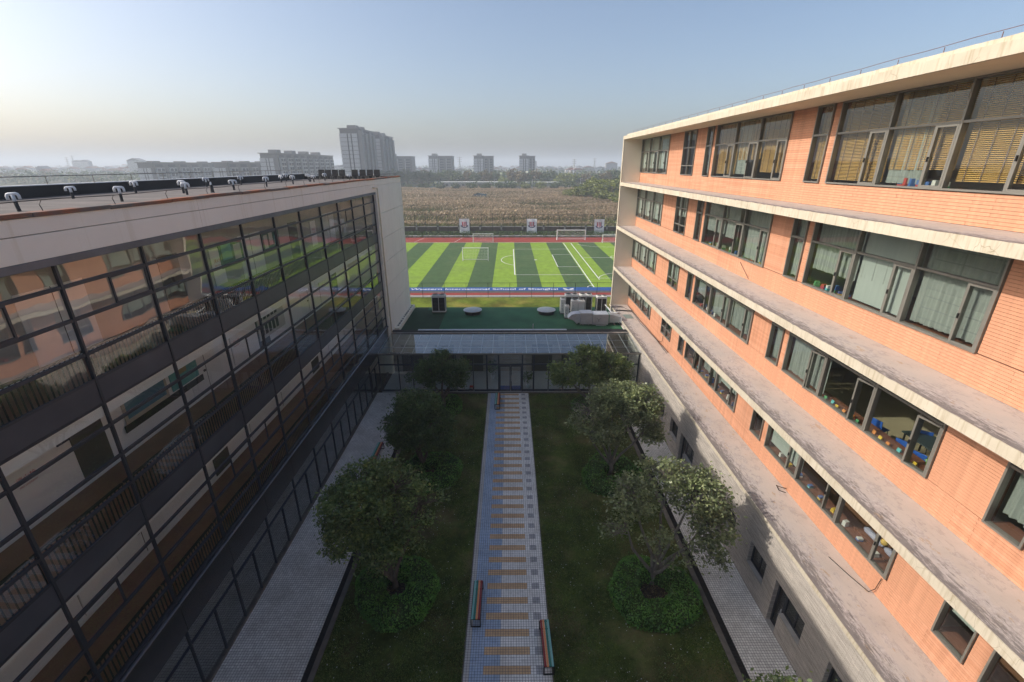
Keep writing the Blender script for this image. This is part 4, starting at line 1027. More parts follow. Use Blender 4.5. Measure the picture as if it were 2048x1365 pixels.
# ================================================================ trees and hedges of the courtyard
def courtyard_tree(x, y, lobes, lb, leaf, bark, nclump, nleaf, seed, fork=.7, stems=3, bare=None, ls=.062, name='tree'):
    """lobes: (dx,dy,z, rx,ry,rz) ellipsoids that the crown fills"""
    global rng
    rng = np.random.default_rng(seed); rd = random.Random(seed)
    t = thing(name, lb, 'tree', (x, y, 0), group='courtyard trees')
    L = np.array(lobes); wgt = L[:, 3] * L[:, 4] * L[:, 5]; wgt = wgt / wgt.sum()
    pick = rng.choice(len(L), nclump, p=wgt)
    d = rng.normal(size=(nclump, 3)); d /= np.linalg.norm(d, axis=1, keepdims=True)
    rr = rng.uniform(.35, 1.0, nclump) ** .55
    C = L[pick, :3] + d * rr[:, None] * L[pick, 3:]
    C = C[C[:, 2] > 1.0]
    # stems
    m = MB(); heads = []
    m.tube([(0, 0, -.05), (.02, .01, fork * .5), (0, 0, fork)], [.16, .12, .11], 9)
    ends = []
    for k in range(stems):
        lo = L[k % len(L)]; e = Vector((lo[0] * .6, lo[1] * .6, lo[2] * .62 + .1)); s0 = Vector((0, 0, fork * .8))
        mid = s0.lerp(e, .5) + Vector((rd.uniform(-.18, .18), rd.uniform(-.18, .18), -.05))
        e2 = Vector((lo[0] * .9 + rd.uniform(-.2, .2), lo[1] * .9 + rd.uniform(-.2, .2), lo[2] + lo[5] * .35))
        path = [s0, s0.lerp(mid, .5), mid, e, e.lerp(e2, .55), e2]
        m.tube(path, [.095, .085, .07, .052, .035, .014], 7)
        ends += [(path[i].lerp(path[i + 1], f), .04) for i in range(2, 5) for f in (.0, .33, .66)]
    for c in C:
        cv = Vector(c); best = min(ends, key=lambda q: (q[0] - cv).length + max(0, q[0].z - cv.z) * .8)
        p = best[0]; mid = p.lerp(cv, .5) + Vector((rd.uniform(-.1, .1), rd.uniform(-.1, .1), rd.uniform(-.02, .14)))
        m.tube([p, mid, cv], [.020, .013, .005], 4, cap=False)
        for q in range(3): m.tube([mid.lerp(cv, .3 + q * .22), cv + Vector((rd.gauss(0, .2), rd.gauss(0, .2), rd.gauss(.05, .16)))], [.007, .003], 3, cap=False)
    m.build('trunk', bark, t, world=False, smooth=True)
    keep = C
    if bare is not None:                         # a thinly leaved side
        dirv = np.array(bare[:2]); proj_ = (C[:, :2] @ dirv); thr = np.quantile(proj_, bare[2]); keep = C[(proj_ < thr) | (rng.uniform(size=len(C)) < .18)]
    P = (keep[:, None, :] + rng.normal(size=(len(keep), nleaf, 3)) * np.array([.185, .185, .125])).reshape(-1, 3)
    o = link('crown', npmesh('crown', leaf_quads(P, ls), 4, leaf), t, False)
    return t
def ring_hedge(x, y, r0, r1, h, lb, seed, leaf='hedge_leaf', n=9000, squash=1.0, gapang=None):
    global rng
    rng = np.random.default_rng(seed)
    t = thing('hedge_ring', lb, 'hedge', (x, y, 0), group='clipped hedge rings')
    rm, w_ = (r0 + r1) / 2, (r1 - r0) / 2
    prof = [(r1 - .02, 0), (r1, h * .35), (r1 - .06, h * .75), (r1 - .22, h * .97), (rm, h), (r0 + .12, h * .93), (r0 + .02, h * .5), (r0 + .06, 0)]
    ph = rng.uniform(0, 6.28, 8)
    def wob(a): return 1 + .05 * np.sin(2 * a + ph[0]) + .035 * np.sin(3 * a + ph[1]) + .025 * np.sin(7 * a + ph[2]) + .015 * np.sin(13 * a + ph[3])
    def hob(a): return 1 + .14 * np.sin(2 * a + ph[4]) + .10 * np.sin(5 * a + ph[5]) + .07 * np.sin(11 * a + ph[6])
    m = MB(); N = 60
    for (r, z) in prof:
        for k in range(N):
            a = 2 * math.pi * k / N; q = wob(a); m.v.append((r * math.cos(a) * q * .96, r * math.sin(a) * q * squash * .96, z * .92 * hob(a)))
    for i in range(len(prof) - 1):
        for k in range(N): k2 = (k + 1) % N; m.f.append((i * N + k, i * N + k2, (i + 1) * N + k2, (i + 1) * N + k))
    m.build('body', flat('hedge_core', (.035, .065, .014), .95), t, world=False)
    a = rng.uniform(0, 2 * np.pi, n); u = rng.uniform(0, len(prof) - 1.001, n); i = u.astype(int); f = u - i
    thin = (np.sin(4 * a + ph[7]) + np.sin(9 * a + ph[0]) + rng.normal(0, .8, n)) > -1.35
    pr = np.array(prof); rz_ = pr[i] * (1 - f[:, None]) + pr[i + 1] * f[:, None]
    q = wob(a)
    P = np.stack([rz_[:, 0] * np.cos(a) * q, rz_[:, 0] * np.sin(a) * q * squash, rz_[:, 1] * hob(a)], 1) + rng.normal(size=(n, 3)) * (.018 + .05 * (rng.uniform(size=(n, 1)) < .12))
    P = P[thin]
    link('foliage', npmesh('foliage', leaf_quads(P, .038, .8, .7), 4, leaf), t, False)
    mm = MB(); Ns = 28
    for rr, zz in ((r0 * 1.25, .004), (r0 * .8, .05), (r0 * .35, .09), (.02, .10)):
        for k in range(Ns): aa = 2 * math.pi * k / Ns; mm.v.append((rr * math.cos(aa), rr * math.sin(aa), zz + .02 * math.sin(5 * aa + rr * 9)))
    for i_ in range(3):
        for k in range(Ns): k2 = (k + 1) % Ns; mm.f.append((i_ * Ns + k, i_ * Ns + k2, (i_ + 1) * Ns + k2, (i_ + 1) * Ns + k))
    mm.build('soil', 'soil', t, world=False)
    k_ = 260; aa = rng.uniform(0, 6.28, k_); rr = np.sqrt(rng.uniform(0, 1, k_)) * r0 * 1.1
    L_ = np.stack([rr * np.cos(aa), rr * np.sin(aa), .12 - .08 * rr / r0 + rng.uniform(0, .03, k_)], 1)
    lt_ = link('leaf_litter', npmesh('leaf_litter', leaf_quads(L_, .035, 2.0, .6), 4, 'far_leaf_rust'), t, False); lt_['kind'] = 'stuff'
ring_hedge(-4.62, 13.85, .46, 1.68, .58, 'dark clipped hedge ring round the tree beside the left walkway, nearest', 1, n=11000)
ring_hedge(5.85, 13.62, .56, 1.70, .60, 'bright clipped hedge ring round the tree on the right lawn, nearest', 2, n=12000)
ring_hedge(-4.5, 21.5, .42, 1.70, .62, 'clipped hedge ring half hidden behind the big left tree', 3, n=7000)
ring_hedge(5.75, 21.15, .42, 1.70, .60, 'clipped hedge ring under the second tree on the right lawn', 4, n=7000)
ring_hedge(-4.8, 29.0, .4, 1.5, .5, 'clipped hedge ring on the left lawn close to the glazed link', 5, n=5000)
ring_hedge(5.9, 28.9, .4, 1.5, .5, 'clipped hedge ring on the right lawn close to the glazed link', 6, n=5000)
courtyard_tree(-4.75, 14.05, [(-1.25, -.1, 4.2, 1.15, 1.15, 1.35), (.35, .2, 4.9, 1.15, 1.1, 1.05), (-.6, .3, 5.3, 1.0, .9, .75), (-1.5, .1, 2.9, .95, 1.0, .9), (1.25, .1, 4.0, .95, 1.0, 1.1), (1.0, 0, 2.9, 1.0, .9, .7), (-.4, -.5, 2.6, .9, .8, .6)],
    'big round-crowned tree with several stems in the nearest left hedge ring', 'leaf', 'bark', 300, 105, 21, .55, 5, bare=(1, .1, .70), ls=.066)
courtyard_tree(5.95, 14.25, [(-1.1, .3, 4.3, 1.0, .9, .75), (1.35, .2, 4.5, 1.1, 1.0, .85), (.2, .6, 5.1, .95, .9, .55), (2.0, -.2, 3.2, .75, .9, .75), (-1.7, -.2, 3.1, .7, .7, .45), (.7, -.8, 2.4, .8, .6, .45), (-.4, -.9, 3.2, .7, .5, .4), (2.1, -.8, 2.2, .5, .5, .4)],
    'open, half bare tree leaning over the nearest right hedge ring', 'leaf_dull', 'bark_grey', 230, 50, 22, .7, 7, bare=(-.9, .1, .86), ls=.07)
courtyard_tree(-4.95, 22.0, [(-.9, 0, 2.7, 1.1, 1.2, 1.1), (.7, -.1, 2.9, 1.1, 1.2, 1.2), (-.1, .2, 3.9, 1.3, 1.1, .9), (-.6, .1, 4.4, .6, .6, .5), (.9, .2, 1.9, .8, .8, .6)],
    'dense dark tree behind the big left tree', 'leaf_dark', 'bark', 230, 115, 23, .5, 4, ls=.068)
courtyard_tree(5.75, 21.6, [(-1.5, 0, 3.9, 1.15, 1.2, .9), (1.15, .1, 4.5, 1.1, 1.2, 1.1), (-.2, .3, 4.7, 1.2, 1.1, .75), (1.7, -.3, 3.1, .75, 1.0, .9), (-.5, -.6, 3.0, 1.0, .9, .6), (-1.6, -.3, 2.8, .7, .7, .4)],
    'wide grey-green tree over the second right hedge ring', 'leaf_dull', 'bark_grey', 265, 82, 24, .7, 6, bare=(-1, -.2, .80), ls=.074)
courtyard_tree(-4.75, 29.3, [(-1.0, 0, 2.7, 1.0, 1.0, 1.0), (.85, 0, 2.6, 1.1, 1.0, .9), (.1, 0, 3.7, .95, .9, .8), (1.3, .2, 3.1, .7, .7, .5)],
    'small dark tree in front of the link glazing, left of the path', 'leaf_dark', 'bark', 150, 78, 25, .9, 4, ls=.075)
courtyard_tree(5.75, 29.2, [(-1.9, 0, 2.7, 1.1, 1.0, .8), (1.5, 0, 3.1, 1.3, 1.1, 1.1), (-.3, 0, 3.9, 1.2, 1.0, .8), (2.3, .1, 2.2, .7, .8, .6), (-.2, -.4, 2.6, 1.1, .8, .6)],
    'broad tree in front of the link glazing, right of the path', 'leaf', 'bark_grey', 240, 72, 26, .8, 6, ls=.08)
courtyard_tree(6.6, 6.6, [(.5, .2, 3.4, 1.3, 1.3, 1.1), (-.5, .1, 3.2, 1.2, 1.3, 1.0), (1.25, 2.0, 2.2, .5, .7, .5)],
    'tree whose tip pokes in at the bottom edge beside the right walkway', 'leaf', 'bark_grey', 150, 90, 27, .8, 3)
# lawn grass
def grass(name, x0, x1, y0, y1, n, h, lb, mat='grass_blade', z=0.0, cut=None):
    p = np.stack([rng.uniform(x0, x1, n), y0 + (y1 - y0) * rng.uniform(0, 1, n) ** 1.4, np.full(n, z)], 1)
    f = np.sin(p[:, 0] * 1.3 + 1) * np.sin(p[:, 1] * .9) + .7 * np.sin(p[:, 0] * .55 - p[:, 1] * .48 + 2) + .5 * np.sin(p[:, 0] * 2.9 + p[:, 1] * 2.1)
    p = p[f + rng.normal(0, .7, n) > -.15]; n = len(p)
    a = rng.uniform(0, 2 * np.pi, n); wv = np.stack([np.cos(a), np.sin(a), np.zeros(n)], 1) * .012 * rng.uniform(.7, 1.6, n)[:, None]
    tip = p + np.stack([rng.normal(0, h * .6, n), rng.normal(0, h * .6, n), h * rng.uniform(.5, 1.5, n)], 1)
    v = np.stack([p - wv, p + wv, tip], 1).reshape(-1, 3)
    o = link(name, npmesh(name, v, 3, mat)); tag(o, lb, 'grass', kind='stuff'); return o
grass('grass', -6.72, -1.60, 8.5, 31.3, 150000, .04, 'short shaded grass of the left lawn'); grass('grass', 1.44, 7.78, 8.5, 31.3, 180000, .04, 'short shaded grass of the right lawn')
# fallen leaves and petals
n = 900; P = np.stack([np.where(rng.uniform(size=n) < .5, rng.uniform(-6.5, -1.8, n), rng.uniform(1.6, 7.6, n)), rng.uniform(9.5, 27, n), rng.uniform(.02, .045, n)], 1)
a = rng.uniform(0, 6.28, n)[:, None]; s_ = rng.uniform(.010, .032, n)[:, None]
u_ = np.hstack([np.cos(a), np.sin(a), rng.uniform(-.2, .2, (n, 1))]) * s_; w2 = np.hstack([-np.sin(a), np.cos(a), rng.uniform(-.2, .2, (n, 1))]) * s_ * .6
o = link('fallen_leaves', npmesh('fallen_leaves', np.stack([P - u_, P + w2, P + u_, P - w2], 1).reshape(-1, 3), 4, 'paper')); tag(o, 'pale fallen petals and leaves strewn over both lawns', 'leaves', kind='stuff')

# ================================================================ things behind the windows of the terracotta block
def make_chair():
    t = thing('chair', '', 'chair', group='blue classroom chairs')
    MB().prism([(-.22, .43), (.2, .45), (.2, .47), (-.22, .45)], 'y', -.22, .22).build('seat', 'blue_plastic', t, world=False, bevel=.01)
    MB().prism([(-.24, .52), (-.215, .52), (-.27, .86), (-.30, .86)], 'y', -.21, .21).build('backrest', 'blue_plastic', t, world=False, bevel=.01)
    for sx in (-1, 1):
        for sy in (-1, 1): MB().tube([(sx * .16, sy * .17, .44), (sx * .21, sy * .21, 0)], .012, 6).build('leg', 'bar', t, world=False)
        MB().tube([(-.2, sx * .17, .44), (-.27, sx * .17, .62)], .012, 6).build('back_post', 'bar', t, world=False)
    return t
c0 = make_chair()
for i, (x, y, rz, lb) in enumerate([(12.75, 13.55, .3, 'blue chair behind the middle open casement, by itself'), (13.7, 12.95, .9, 'blue chair tucked at the far end of the dark table'), (12.62, 12.3, .45, 'blue chair at the table, middle of three'), (12.58, 11.65, .4, 'blue chair at the table nearest the potted plant'), (12.6, 10.75, .6, 'blue chair seen through the last open casement')]):
    o = c0 if i == 0 else copy_tree(c0); o.location = (x, y, 7.47); o.rotation_euler = (0, 0, rz); o['label'] = lb
for y, lb in ((12.2, 'long dark classroom table beside the blue chairs'), (10.7, 'second dark classroom table behind the last casement')):
    t = thing('table', lb, 'table', (13.35, y, 7.47), group='classroom tables')
    MB().box(-.4, .4, -.75, .75, .70, .74).build('top', 'table_top', t, world=False, bevel=.01)
    for sx in (-.33, .33):
        for sy in (-.66, .66): MB().box(sx - .02, sx + .02, sy - .02, sy + .02, 0, .70).build('leg', 'bar', t, world=False)
cards = ['book_green', 'book_teal', 'book_yellow', 'book_orange', 'book_orange', 'book_green', 'book_teal', 'book_orange', 'book_yellow', 'book_orange', 'book_teal', 'book_orange', 'book_yellow']
cn = {'book_green': 'green', 'book_teal': 'turquoise', 'book_yellow': 'yellow', 'book_orange': 'coral'}
ordn = ['first', 'second', 'third', 'fourth', 'fifth', 'sixth', 'seventh', 'eighth', 'ninth', 'tenth', 'eleventh', 'twelfth', 'thirteenth']
for i, c in enumerate(cards):
    y = 14.95 - i * .335
    t = thing('name_card', '%s folded card, %s from the far end of the open-windowed sill' % (cn[c], ordn[i]), 'card', (11.70 + .05 * math.sin(i * 2), y, 8.325), group='coloured cards on the sill')
    MB().prism([(-.04, 0), (-.012, .11), (-.004, .11), (-.032, 0)], 'y', -.065, .065).build('front', c, t, world=False); MB().prism([(.032, 0), (.0, .11), (.008, .11), (.04, 0)], 'y', -.065, .065).build('back', c, t, world=False)
for y, lb, z in ((10.62, 'green potted plant in terracotta trough behind the nearest open casement', 8.325),): pot_plant(11.78, y, z, .5, lb, 'hedge_leaf', 'sill_brown', .12, 70, .07)
def sill_clutter(y0, y1, z, seed, n):
    r = random.Random(seed)
    for i in range(n):
        y = y0 + (y1 - y0) * (i + .5) / n; c = r.choice(['book_red', 'book_blue', 'book_green', 'paper', 'book_yellow', 'book_teal', 'black_print', 'paper'])
        nm = {'book_red': 'red', 'book_blue': 'blue', 'book_green': 'green', 'paper': 'white', 'book_yellow': 'yellow', 'book_teal': 'turquoise', 'black_print': 'black'}[c]
        h = r.uniform(.1, .28)
        t = thing('book_bundle', '%s stack of books on the sill, %s along behind the %s window' % (nm, ordn[i], {1: 'wood-blinded top', 2: 'second-row', 3: 'third-row', 4: 'lowest-row', 5: 'far second-row', 6: 'far lowest-row'}[seed]), 'books', (11.78 + r.uniform(-.03, .06), y, z), r.uniform(-.3, .3), 'books on window sills')
        MB().box(-.09, .09, -.07, .07, 0, h * .45).build('book', c, t, world=False, bevel=.004); MB().box(-.08, .085, -.06, .065, h * .45 + .001, h).build('book', r.choice(['paper', c, 'book_blue']), t, world=False, bevel=.004)
sill_clutter(12.9, 14.6, 15.765, 1, 7); sill_clutter(15.2, 17.2, 12.055, 2, 6); sill_clutter(24.6, 27.0, 8.325, 3, 6); sill_clutter(10.9, 17.0, 4.575, 4, 9); sill_clutter(20.8, 27.2, 12.055, 5, 8); sill_clutter(20.8, 27.0, 4.575, 6, 9)
# long cushions and a toy on the lowest sill
for y, lb in ((11.9, 'long pale lilac cushion behind the lowest-row window, far one'), (11.0, 'long pale lilac cushion behind the lowest-row window, near one')):
    o = MB().tube([(12.25, y - .42, 4.72), (12.25, y - .3, 4.74), (12.25, y + .3, 4.74), (12.25, y + .42, 4.72)], [.05, .11, .11, .05], 10).build('cushion', flat('lilac', (.36, .36, .46)), smooth=True); tag(o, lb, 'cushion', 'lilac cushions')
MB_ = MB().box(12.0, 12.5, 10.5, 12.4, 4.55, 4.625); tag(MB_.build('window_seat', 'sill_brown'), 'brown window seat carrying the lilac cushions', 'seat')
t = thing('soft_toy', 'small yellow soft toy sitting on the lilac cushions', 'toy', (12.2, 11.45, 4.83))
flat('toy_yellow', (.62, .42, .12)); MB().lathe([(.02, 0), (.10, .04), (.12, .12), (.08, .2), (.02, .22)], 12).build('body', 'toy_yellow', t, world=False, smooth=True); MB().lathe([(.02, .2), (.075, .24), (.08, .3), (.03, .36)], 12).build('head', 'toy_yellow', t, world=False, smooth=True)

# ================================================================ sports ground
sheet('back_lawn', -60, 60, 43.6, 58.75, .0, 'back_grass')
sheet('track_edge', -90, 90, 58.75, 59.75, .004, 'kerb'); sheet('running_track', -90, 90, 59.75, 61.0, .008, 'track'); sheet('dark_strip', -90, 90, 61.0, 62.1, .004, 'asphalt')  # last sheet: plain dark strip between the track and the lettered band
bs_ = sheet('painted_strip', -60, 40, 62.1, 63.95, .008, 'blue_turf')
sheet('sports_pitch', -80, 80, 63.95, 104.6, .0, 'turf'); sheet('running_track', -90, 90, 104.6, 112.2, .004, 'track')
TM = Matrix.Translation((-3.45, 62.95, .013)); 
lt = text_mesh('lettering', 'Western International School of Shanghai', 1.2, 'white_line', bs_, TM, xs=.80, bold=.012)
bb = [v.co.x for v in lt.data.vertices]; w0 = max(bb) - min(bb)
lt.data.transform(Matrix.Translation((-3.5, 0, 0)) @ Matrix.Diagonal((20.8 / w0, 1, 1, 1)) @ Matrix.Translation((-(max(bb) + min(bb)) / 2, 0, 0)))
# crest after the lettering: a winged shield over a bar
m = MB()
for x0, x1, y0, y1 in ((7.75, 9.05, 62.32, 62.48), (7.9, 8.9, 62.6, 62.72)): m.poly((x0, y0, .013), (x1, y0, .013), (x1, y1, .013), (x0, y1, .013))
for k in range(5):
    for s_ in (-1, 1): x = 8.4 + s_ * (.12 + k * .12); m.poly((x, 62.8, .013), (x + s_ * .09, 62.8, .013), (x + s_ * .16, 63.1 + .09 * k, .013), (x + s_ * .05, 63.05 + .09 * k, .013))
m.build('emblem', 'white_line', bs_)
m = MB()
def ln(x0, y0, x1, y1, w_=.11):
    d = Vector((x1 - x0, y1 - y0)).normalized(); q = Vector((-d.y, d.x)) * w_ / 2
    m.poly((x0 - q.x, y0 - q.y, .006), (x1 - q.x, y1 - q.y, .006), (x1 + q.x, y1 + q.y, .006), (x0 + q.x, y0 + q.y, .006))
def arc(cx, cy, r, a0, a1, n=28, w_=.11):
    for i in range(n):
        a, b = R(a0 + (a1 - a0) * i / n), R(a0 + (a1 - a0) * (i + 1) / n); ln(cx + r * math.cos(a), cy + r * math.sin(a), cx + r * math.cos(b), cy + r * math.sin(b), w_)
def mark(): 
    global m
    o = m.build('pitch_marking', 'white_line'); o['kind'] = 'structure'; m = MB()
ln(12.2, 64.0, 12.2, 103.5, .14); mark(); ln(13.85, 69.6, 13.85, 103.5, .14); mark()
ln(.93, 72.0, 12.12, 72.0); ln(.93, 95.8, 12.12, 95.8); ln(.93, 72.06, .93, 95.74, .16); mark()
ln(8.42, 78.1, 12.12, 78.1); ln(8.42, 89.5, 12.12, 89.5); ln(8.42, 78.16, 8.42, 89.44); mark()
arc(4.9, 84.3, 6.33, 129.5, 230.5); mark(); arc(4.9, 84.3, .16, 0, 360, 12, .3); mark()
ln(13.93, 69.6, 50, 69.6); mark(); ln(13.93, 86.4, 20.0, 86.4); mark(); arc(21.0, 86.6, 1.7, 90, 270); mark(); arc(18.6, 68.6, 4.8, 0, 180); mark()
arc(20.8, 104.6, 6.3, 205, 270, 14); ln(20.8, 98.3, 40, 98.3); mark(); ln(-80, 104.45, 80, 104.45, .12); mark(); arc(12.2, 64.0, .9, 90, 180, 8); mark()
for x in (-20.3, -11.2): ln(x - 1.2, 105, x, 111.8, .08)
mark()
# football goals
def goal(x, y, w_, h, dp, lb, t_=.055, rz=0):
    t = thing('football_goal', lb, 'goal', (x, y, .006), rz, 'football goals'); a = w_ / 2
    f = MB(); f.tube([(-a, 0, 0), (-a, 0, h)], t_, 8).build('post', 'white_line', t, world=False); MB().tube([(a, 0, 0), (a, 0, h)], t_, 8).build('post', 'white_line', t, world=False)
    MB().tube([(-a - t_, 0, h), (a + t_, 0, h)], t_, 8).build('crossbar', 'white_line', t, world=False)
    for sx in (-a, a): MB().tube([(sx, 0, h), (sx, dp * .35, h), (sx, dp, .04), (sx, 0, .04)], t_ * .6, 6).build('stay', 'white_line', t, world=False)
    MB().tube([(-a, dp, .04), (a, dp, .04)], t_ * .6, 6).build('ground_bar', 'white_line', t, world=False)
    n = MB(); k = 0
    for i in range(int(w_ / .28) + 1):
        xx = -a + i * .28; n.tube([(xx, dp * .35, h), (xx, dp, .04)], .006, 3, False); n.tube([(xx, 0, h), (xx, dp * .35, h)], .006, 3, False)
    for i in range(9):
        f_ = i / 8; n.tube([(-a, dp * (.35 + .65 * f_), h * (1 - f_) + .04), (a, dp * (.35 + .65 * f_), h * (1 - f_) + .04)], .006, 3, False)
    n.build('net', 'white_line', t, world=False)
goal(-5.85, 104.9, 4.5, 1.85, 1.2, 'small white goal standing on the track edge left of centre'); goal(14.5, 108.0, 6.6, 2.25, 1.4, 'widest white goal standing back on the red track', .08)
goal(-6.1, 83.3, 4.65, 2.35, 1.2, 'white goal standing out on the striped pitch'); goal(23.4, 104.2, 4.6, 1.8, 1.2, 'small goal half hidden behind the cream fin')
# near fence
t = thing('sports_fence', 'thin dark post and rail fence between lawn and running track', 'fence', (0, 58.5, 0))
for k in range(-14, 16): MB().tube([(-11.36 + 2.866 * (k + 4) - 11.46 * 0, 58.5, 0), (-11.36 + 2.866 * (k + 4), 58.5, 2.02)], .028, 6).build('post', 'post_green', t)
for z in (.12, 2.0): MB().tube([(-42, 58.5, z), (43, 58.5, z)], .022, 6).build('rail', 'post_green', t)
m = MB()
for k in range(12): m.tube([(-42, 58.5, .25 + k * .145), (43, 58.5, .25 + k * .145)], .0022, 3, False)
m.build('wire', 'post_green', t)
# boundary: low planter, dark wall with piers, tall net fence with banners
t = thing('planter_wall', 'low pale kerb wall along the far side of the track', 'wall', (0, 112.6, 0))
MB().box(-90, 90, 112.4, 112.7, 0, .36).build('wall', 'kerb', t); MB().box(-90, 90, 112.38, 112.72, .361, .42).build('capping', 'white_line', t)
n = 30000; P = np.stack([rng.uniform(-60, 60, n), rng.uniform(112.0, 113.9, n), rng.uniform(0, 1, n) ** 1.3 * .85], 1); P = P[(np.sin(P[:, 0] * 2.3) + np.sin(P[:, 0] * 5.1 + 1) + rng.normal(0, .7, len(P))) > -.3]
o = link('shrubbery', npmesh('shrubbery', leaf_quads(P, .11), 4, 'far_leaf')); tag(o, 'dark low shrubs planted along the far side of the track', 'shrubs', kind='stuff')
n = 26000; P = np.stack([rng.uniform(-60, 60, n), rng.uniform(114.2, 115.5, n), rng.uniform(0, 1, n) ** 1.2 * 1.15], 1)
o = link('ivy', npmesh('ivy', leaf_quads(P, .10), 4, 'leaf_dark')); tag(o, 'dark creeper along the foot of the boundary wall', 'ivy', kind='stuff')
BW = thing('boundary_wall', 'brown boundary wall with pale coping and piers behind the track', 'wall', (0, 116, 0))
MB().box(-90, 90, 115.9, 116.15, 0, 2.02).build('wall', 'wall_dark', BW); MB().box(-90, 90, 115.82, 116.22, 2.021, 2.16).build('coping', 'kerb', BW)
for k in range(-6, 9):
    x = 3.35 + 5.24 * k; p = MB().box(x - .2, x + .2, 115.72, 116.3, 1.4, 2.0).build('pier', 'kerb', BW); MB().box(x - .22, x + .22, 115.7, 116.32, 2.17, 2.35).build('pier_cap', 'bitumen', BW)
    if k % 2: MB().tube([(x, 116, 2.35), (x, 116, 3.0)], .03, 6).build('lamp_stem', 'galv', BW)
NF = thing('net_fence', 'tall thin net fence on posts behind the pitch carrying three banners', 'fence', (0, 115.4, 0))
for k in range(-18, 20): x = 1.45 + 2.738 * k; MB().tube([(x, 115.4, 0), (x, 115.4, 5.0)], .05, 6).build('post', 'post_green', NF)
for z in (5.0, 2.5): MB().tube([(-50, 115.4, z), (54, 115.4, z)],   .045 if z > 3 else .015, 6).build('rail', 'post_green', NF)
m = MB()
for k in range(16): m.tube([(-50, 115.4, 2.6 + k * .15), (54, 115.4, 2.6 + k * .15)], .0035, 3, False)
for k in range(260): m.tube([(-50 + k * .4, 115.4, 2.4), (-50 + k * .4, 115.4, 5.0)], .0035, 3, False)
m.build('net', 'post_green', NF)
for k, x in ((-2, -15.2), (8, 1.9), (16, 20.3)):
    t = thing('floodlight', 'small dark lamp on the net fence top, %s' % {-2: 'left of the left banner', 8: 'left of the middle banner', 16: 'left of the right banner'}[k], 'lamp', (x, 115.4, 5.0), group='lamps on the net fence')
    MB().box(-.12, .12, -.12, .12, .03, .2).build('head', 'bar', t, world=False, bevel=.02); MB().tube([(0, 0, 0), (0, 0, .03)], .05, 8).build('bracket', 'bar', t, world=False)
# banners with a striped shield
flat('banner_white', (.82, .83, .86)); flat('crest_red', (.45, .035, .06)); flat('crest_navy', (.05, .06, .13)); flat('crest_grey', (.35, .35, .38))
def banner(x, z0, lb):
    t = thing('banner', lb, 'banner', (x, 115.3, z0), group='crest banners on the net fence')
    NX_, NZ = 10, 14; W_, H_ = 2.5, 3.5
    def P(u, v, off=0): return ((u - .5) * W_ * (1 - .03 * math.sin(v * 3)) + .05 * (1 - v), -.12 - .05 * math.sin(u * 9 + v * 4) - .04 * math.sin(v * 11 + x) - off, v * H_)
    m = MB()
    for j in range(NZ + 1):
        for i in range(NX_ + 1): m.v.append(P(i / NX_, j / NZ))
    for j in range(NZ):
        for i in range(NX_): a = j * (NX_ + 1) + i; m.f.append((a, a + 1, a + NX_ + 2, a + NX_ + 1))
    m.build('cloth', 'banner_white', t, world=False, smooth=True)
    def strip(u0, u1, v0, v1, name, mat, n=4):
        m = MB()
        for k in range(n):
            a, b = v0 + (v1 - v0) * k / n, v0 + (v1 - v0) * (k + 1) / n
            m.poly(P(u0, a, .012), P(u1, a, .012), P(u1, b, .012), P(u0, b, .012))
        m.build(name, mat, t, world=False)
    strip(.30, .395, .50, .80, 'crest_stripe', 'crest_red'); strip(.455, .545, .46, .80, 'crest_stripe', 'crest_red'); strip(.605, .70, .50, .80, 'crest_stripe', 'crest_red')
    strip(.25, .285, .50, .82, 'crest_border', 'crest_navy'); strip(.715, .75, .50, .82, 'crest_border', 'crest_navy'); strip(.485, .515, .55, .72, 'crest_figure', 'crest_navy', 2)
    strip(.25, .75, .835, .86, 'crest_scroll', 'crest_grey', 1); strip(.32, .68, .895, .925, 'print_line', 'crest_grey', 1)
    m = MB()
    for k in range(12):
        a0, a1 = math.pi * (1.08 + .84 * k / 12), math.pi * (1.08 + .84 * (k + 1) / 12)
        q = lambda a, r: P(.5 + .36 * r * math.cos(a), .60 + .20 * r * math.sin(a), .014)
        m.poly(q(a0, .82), q(a1, .82), q(a1, 1.12), q(a0, 1.12))
    m.build('crest_scroll', 'crest_navy', t, world=False)
    strip(.12, .85, .21, .235, 'print_line', 'crest_grey', 1); strip(.2, .62, .14, .16, 'print_line', 'crest_grey', 1); strip(.08, .3, .07, .09, 'print_line', 'crest_grey', 1); strip(.82, .9, .05, .1, 'print_line', 'crest_grey', 1)
    for u in (.03, .97): MB().tube([P(u, .99), (P(u, .99)[0], .08, H_ + .1)], .012, 5).build('tie', 'bar', t, world=False)
banner(-10.95, .58, 'left white banner with red-striped shield hung on the net fence'); banner(5.6, .55, 'middle white banner with red-striped shield hung on the net fence'); banner(22.2, .42, 'right white banner with red-striped shield beside the cream fins')

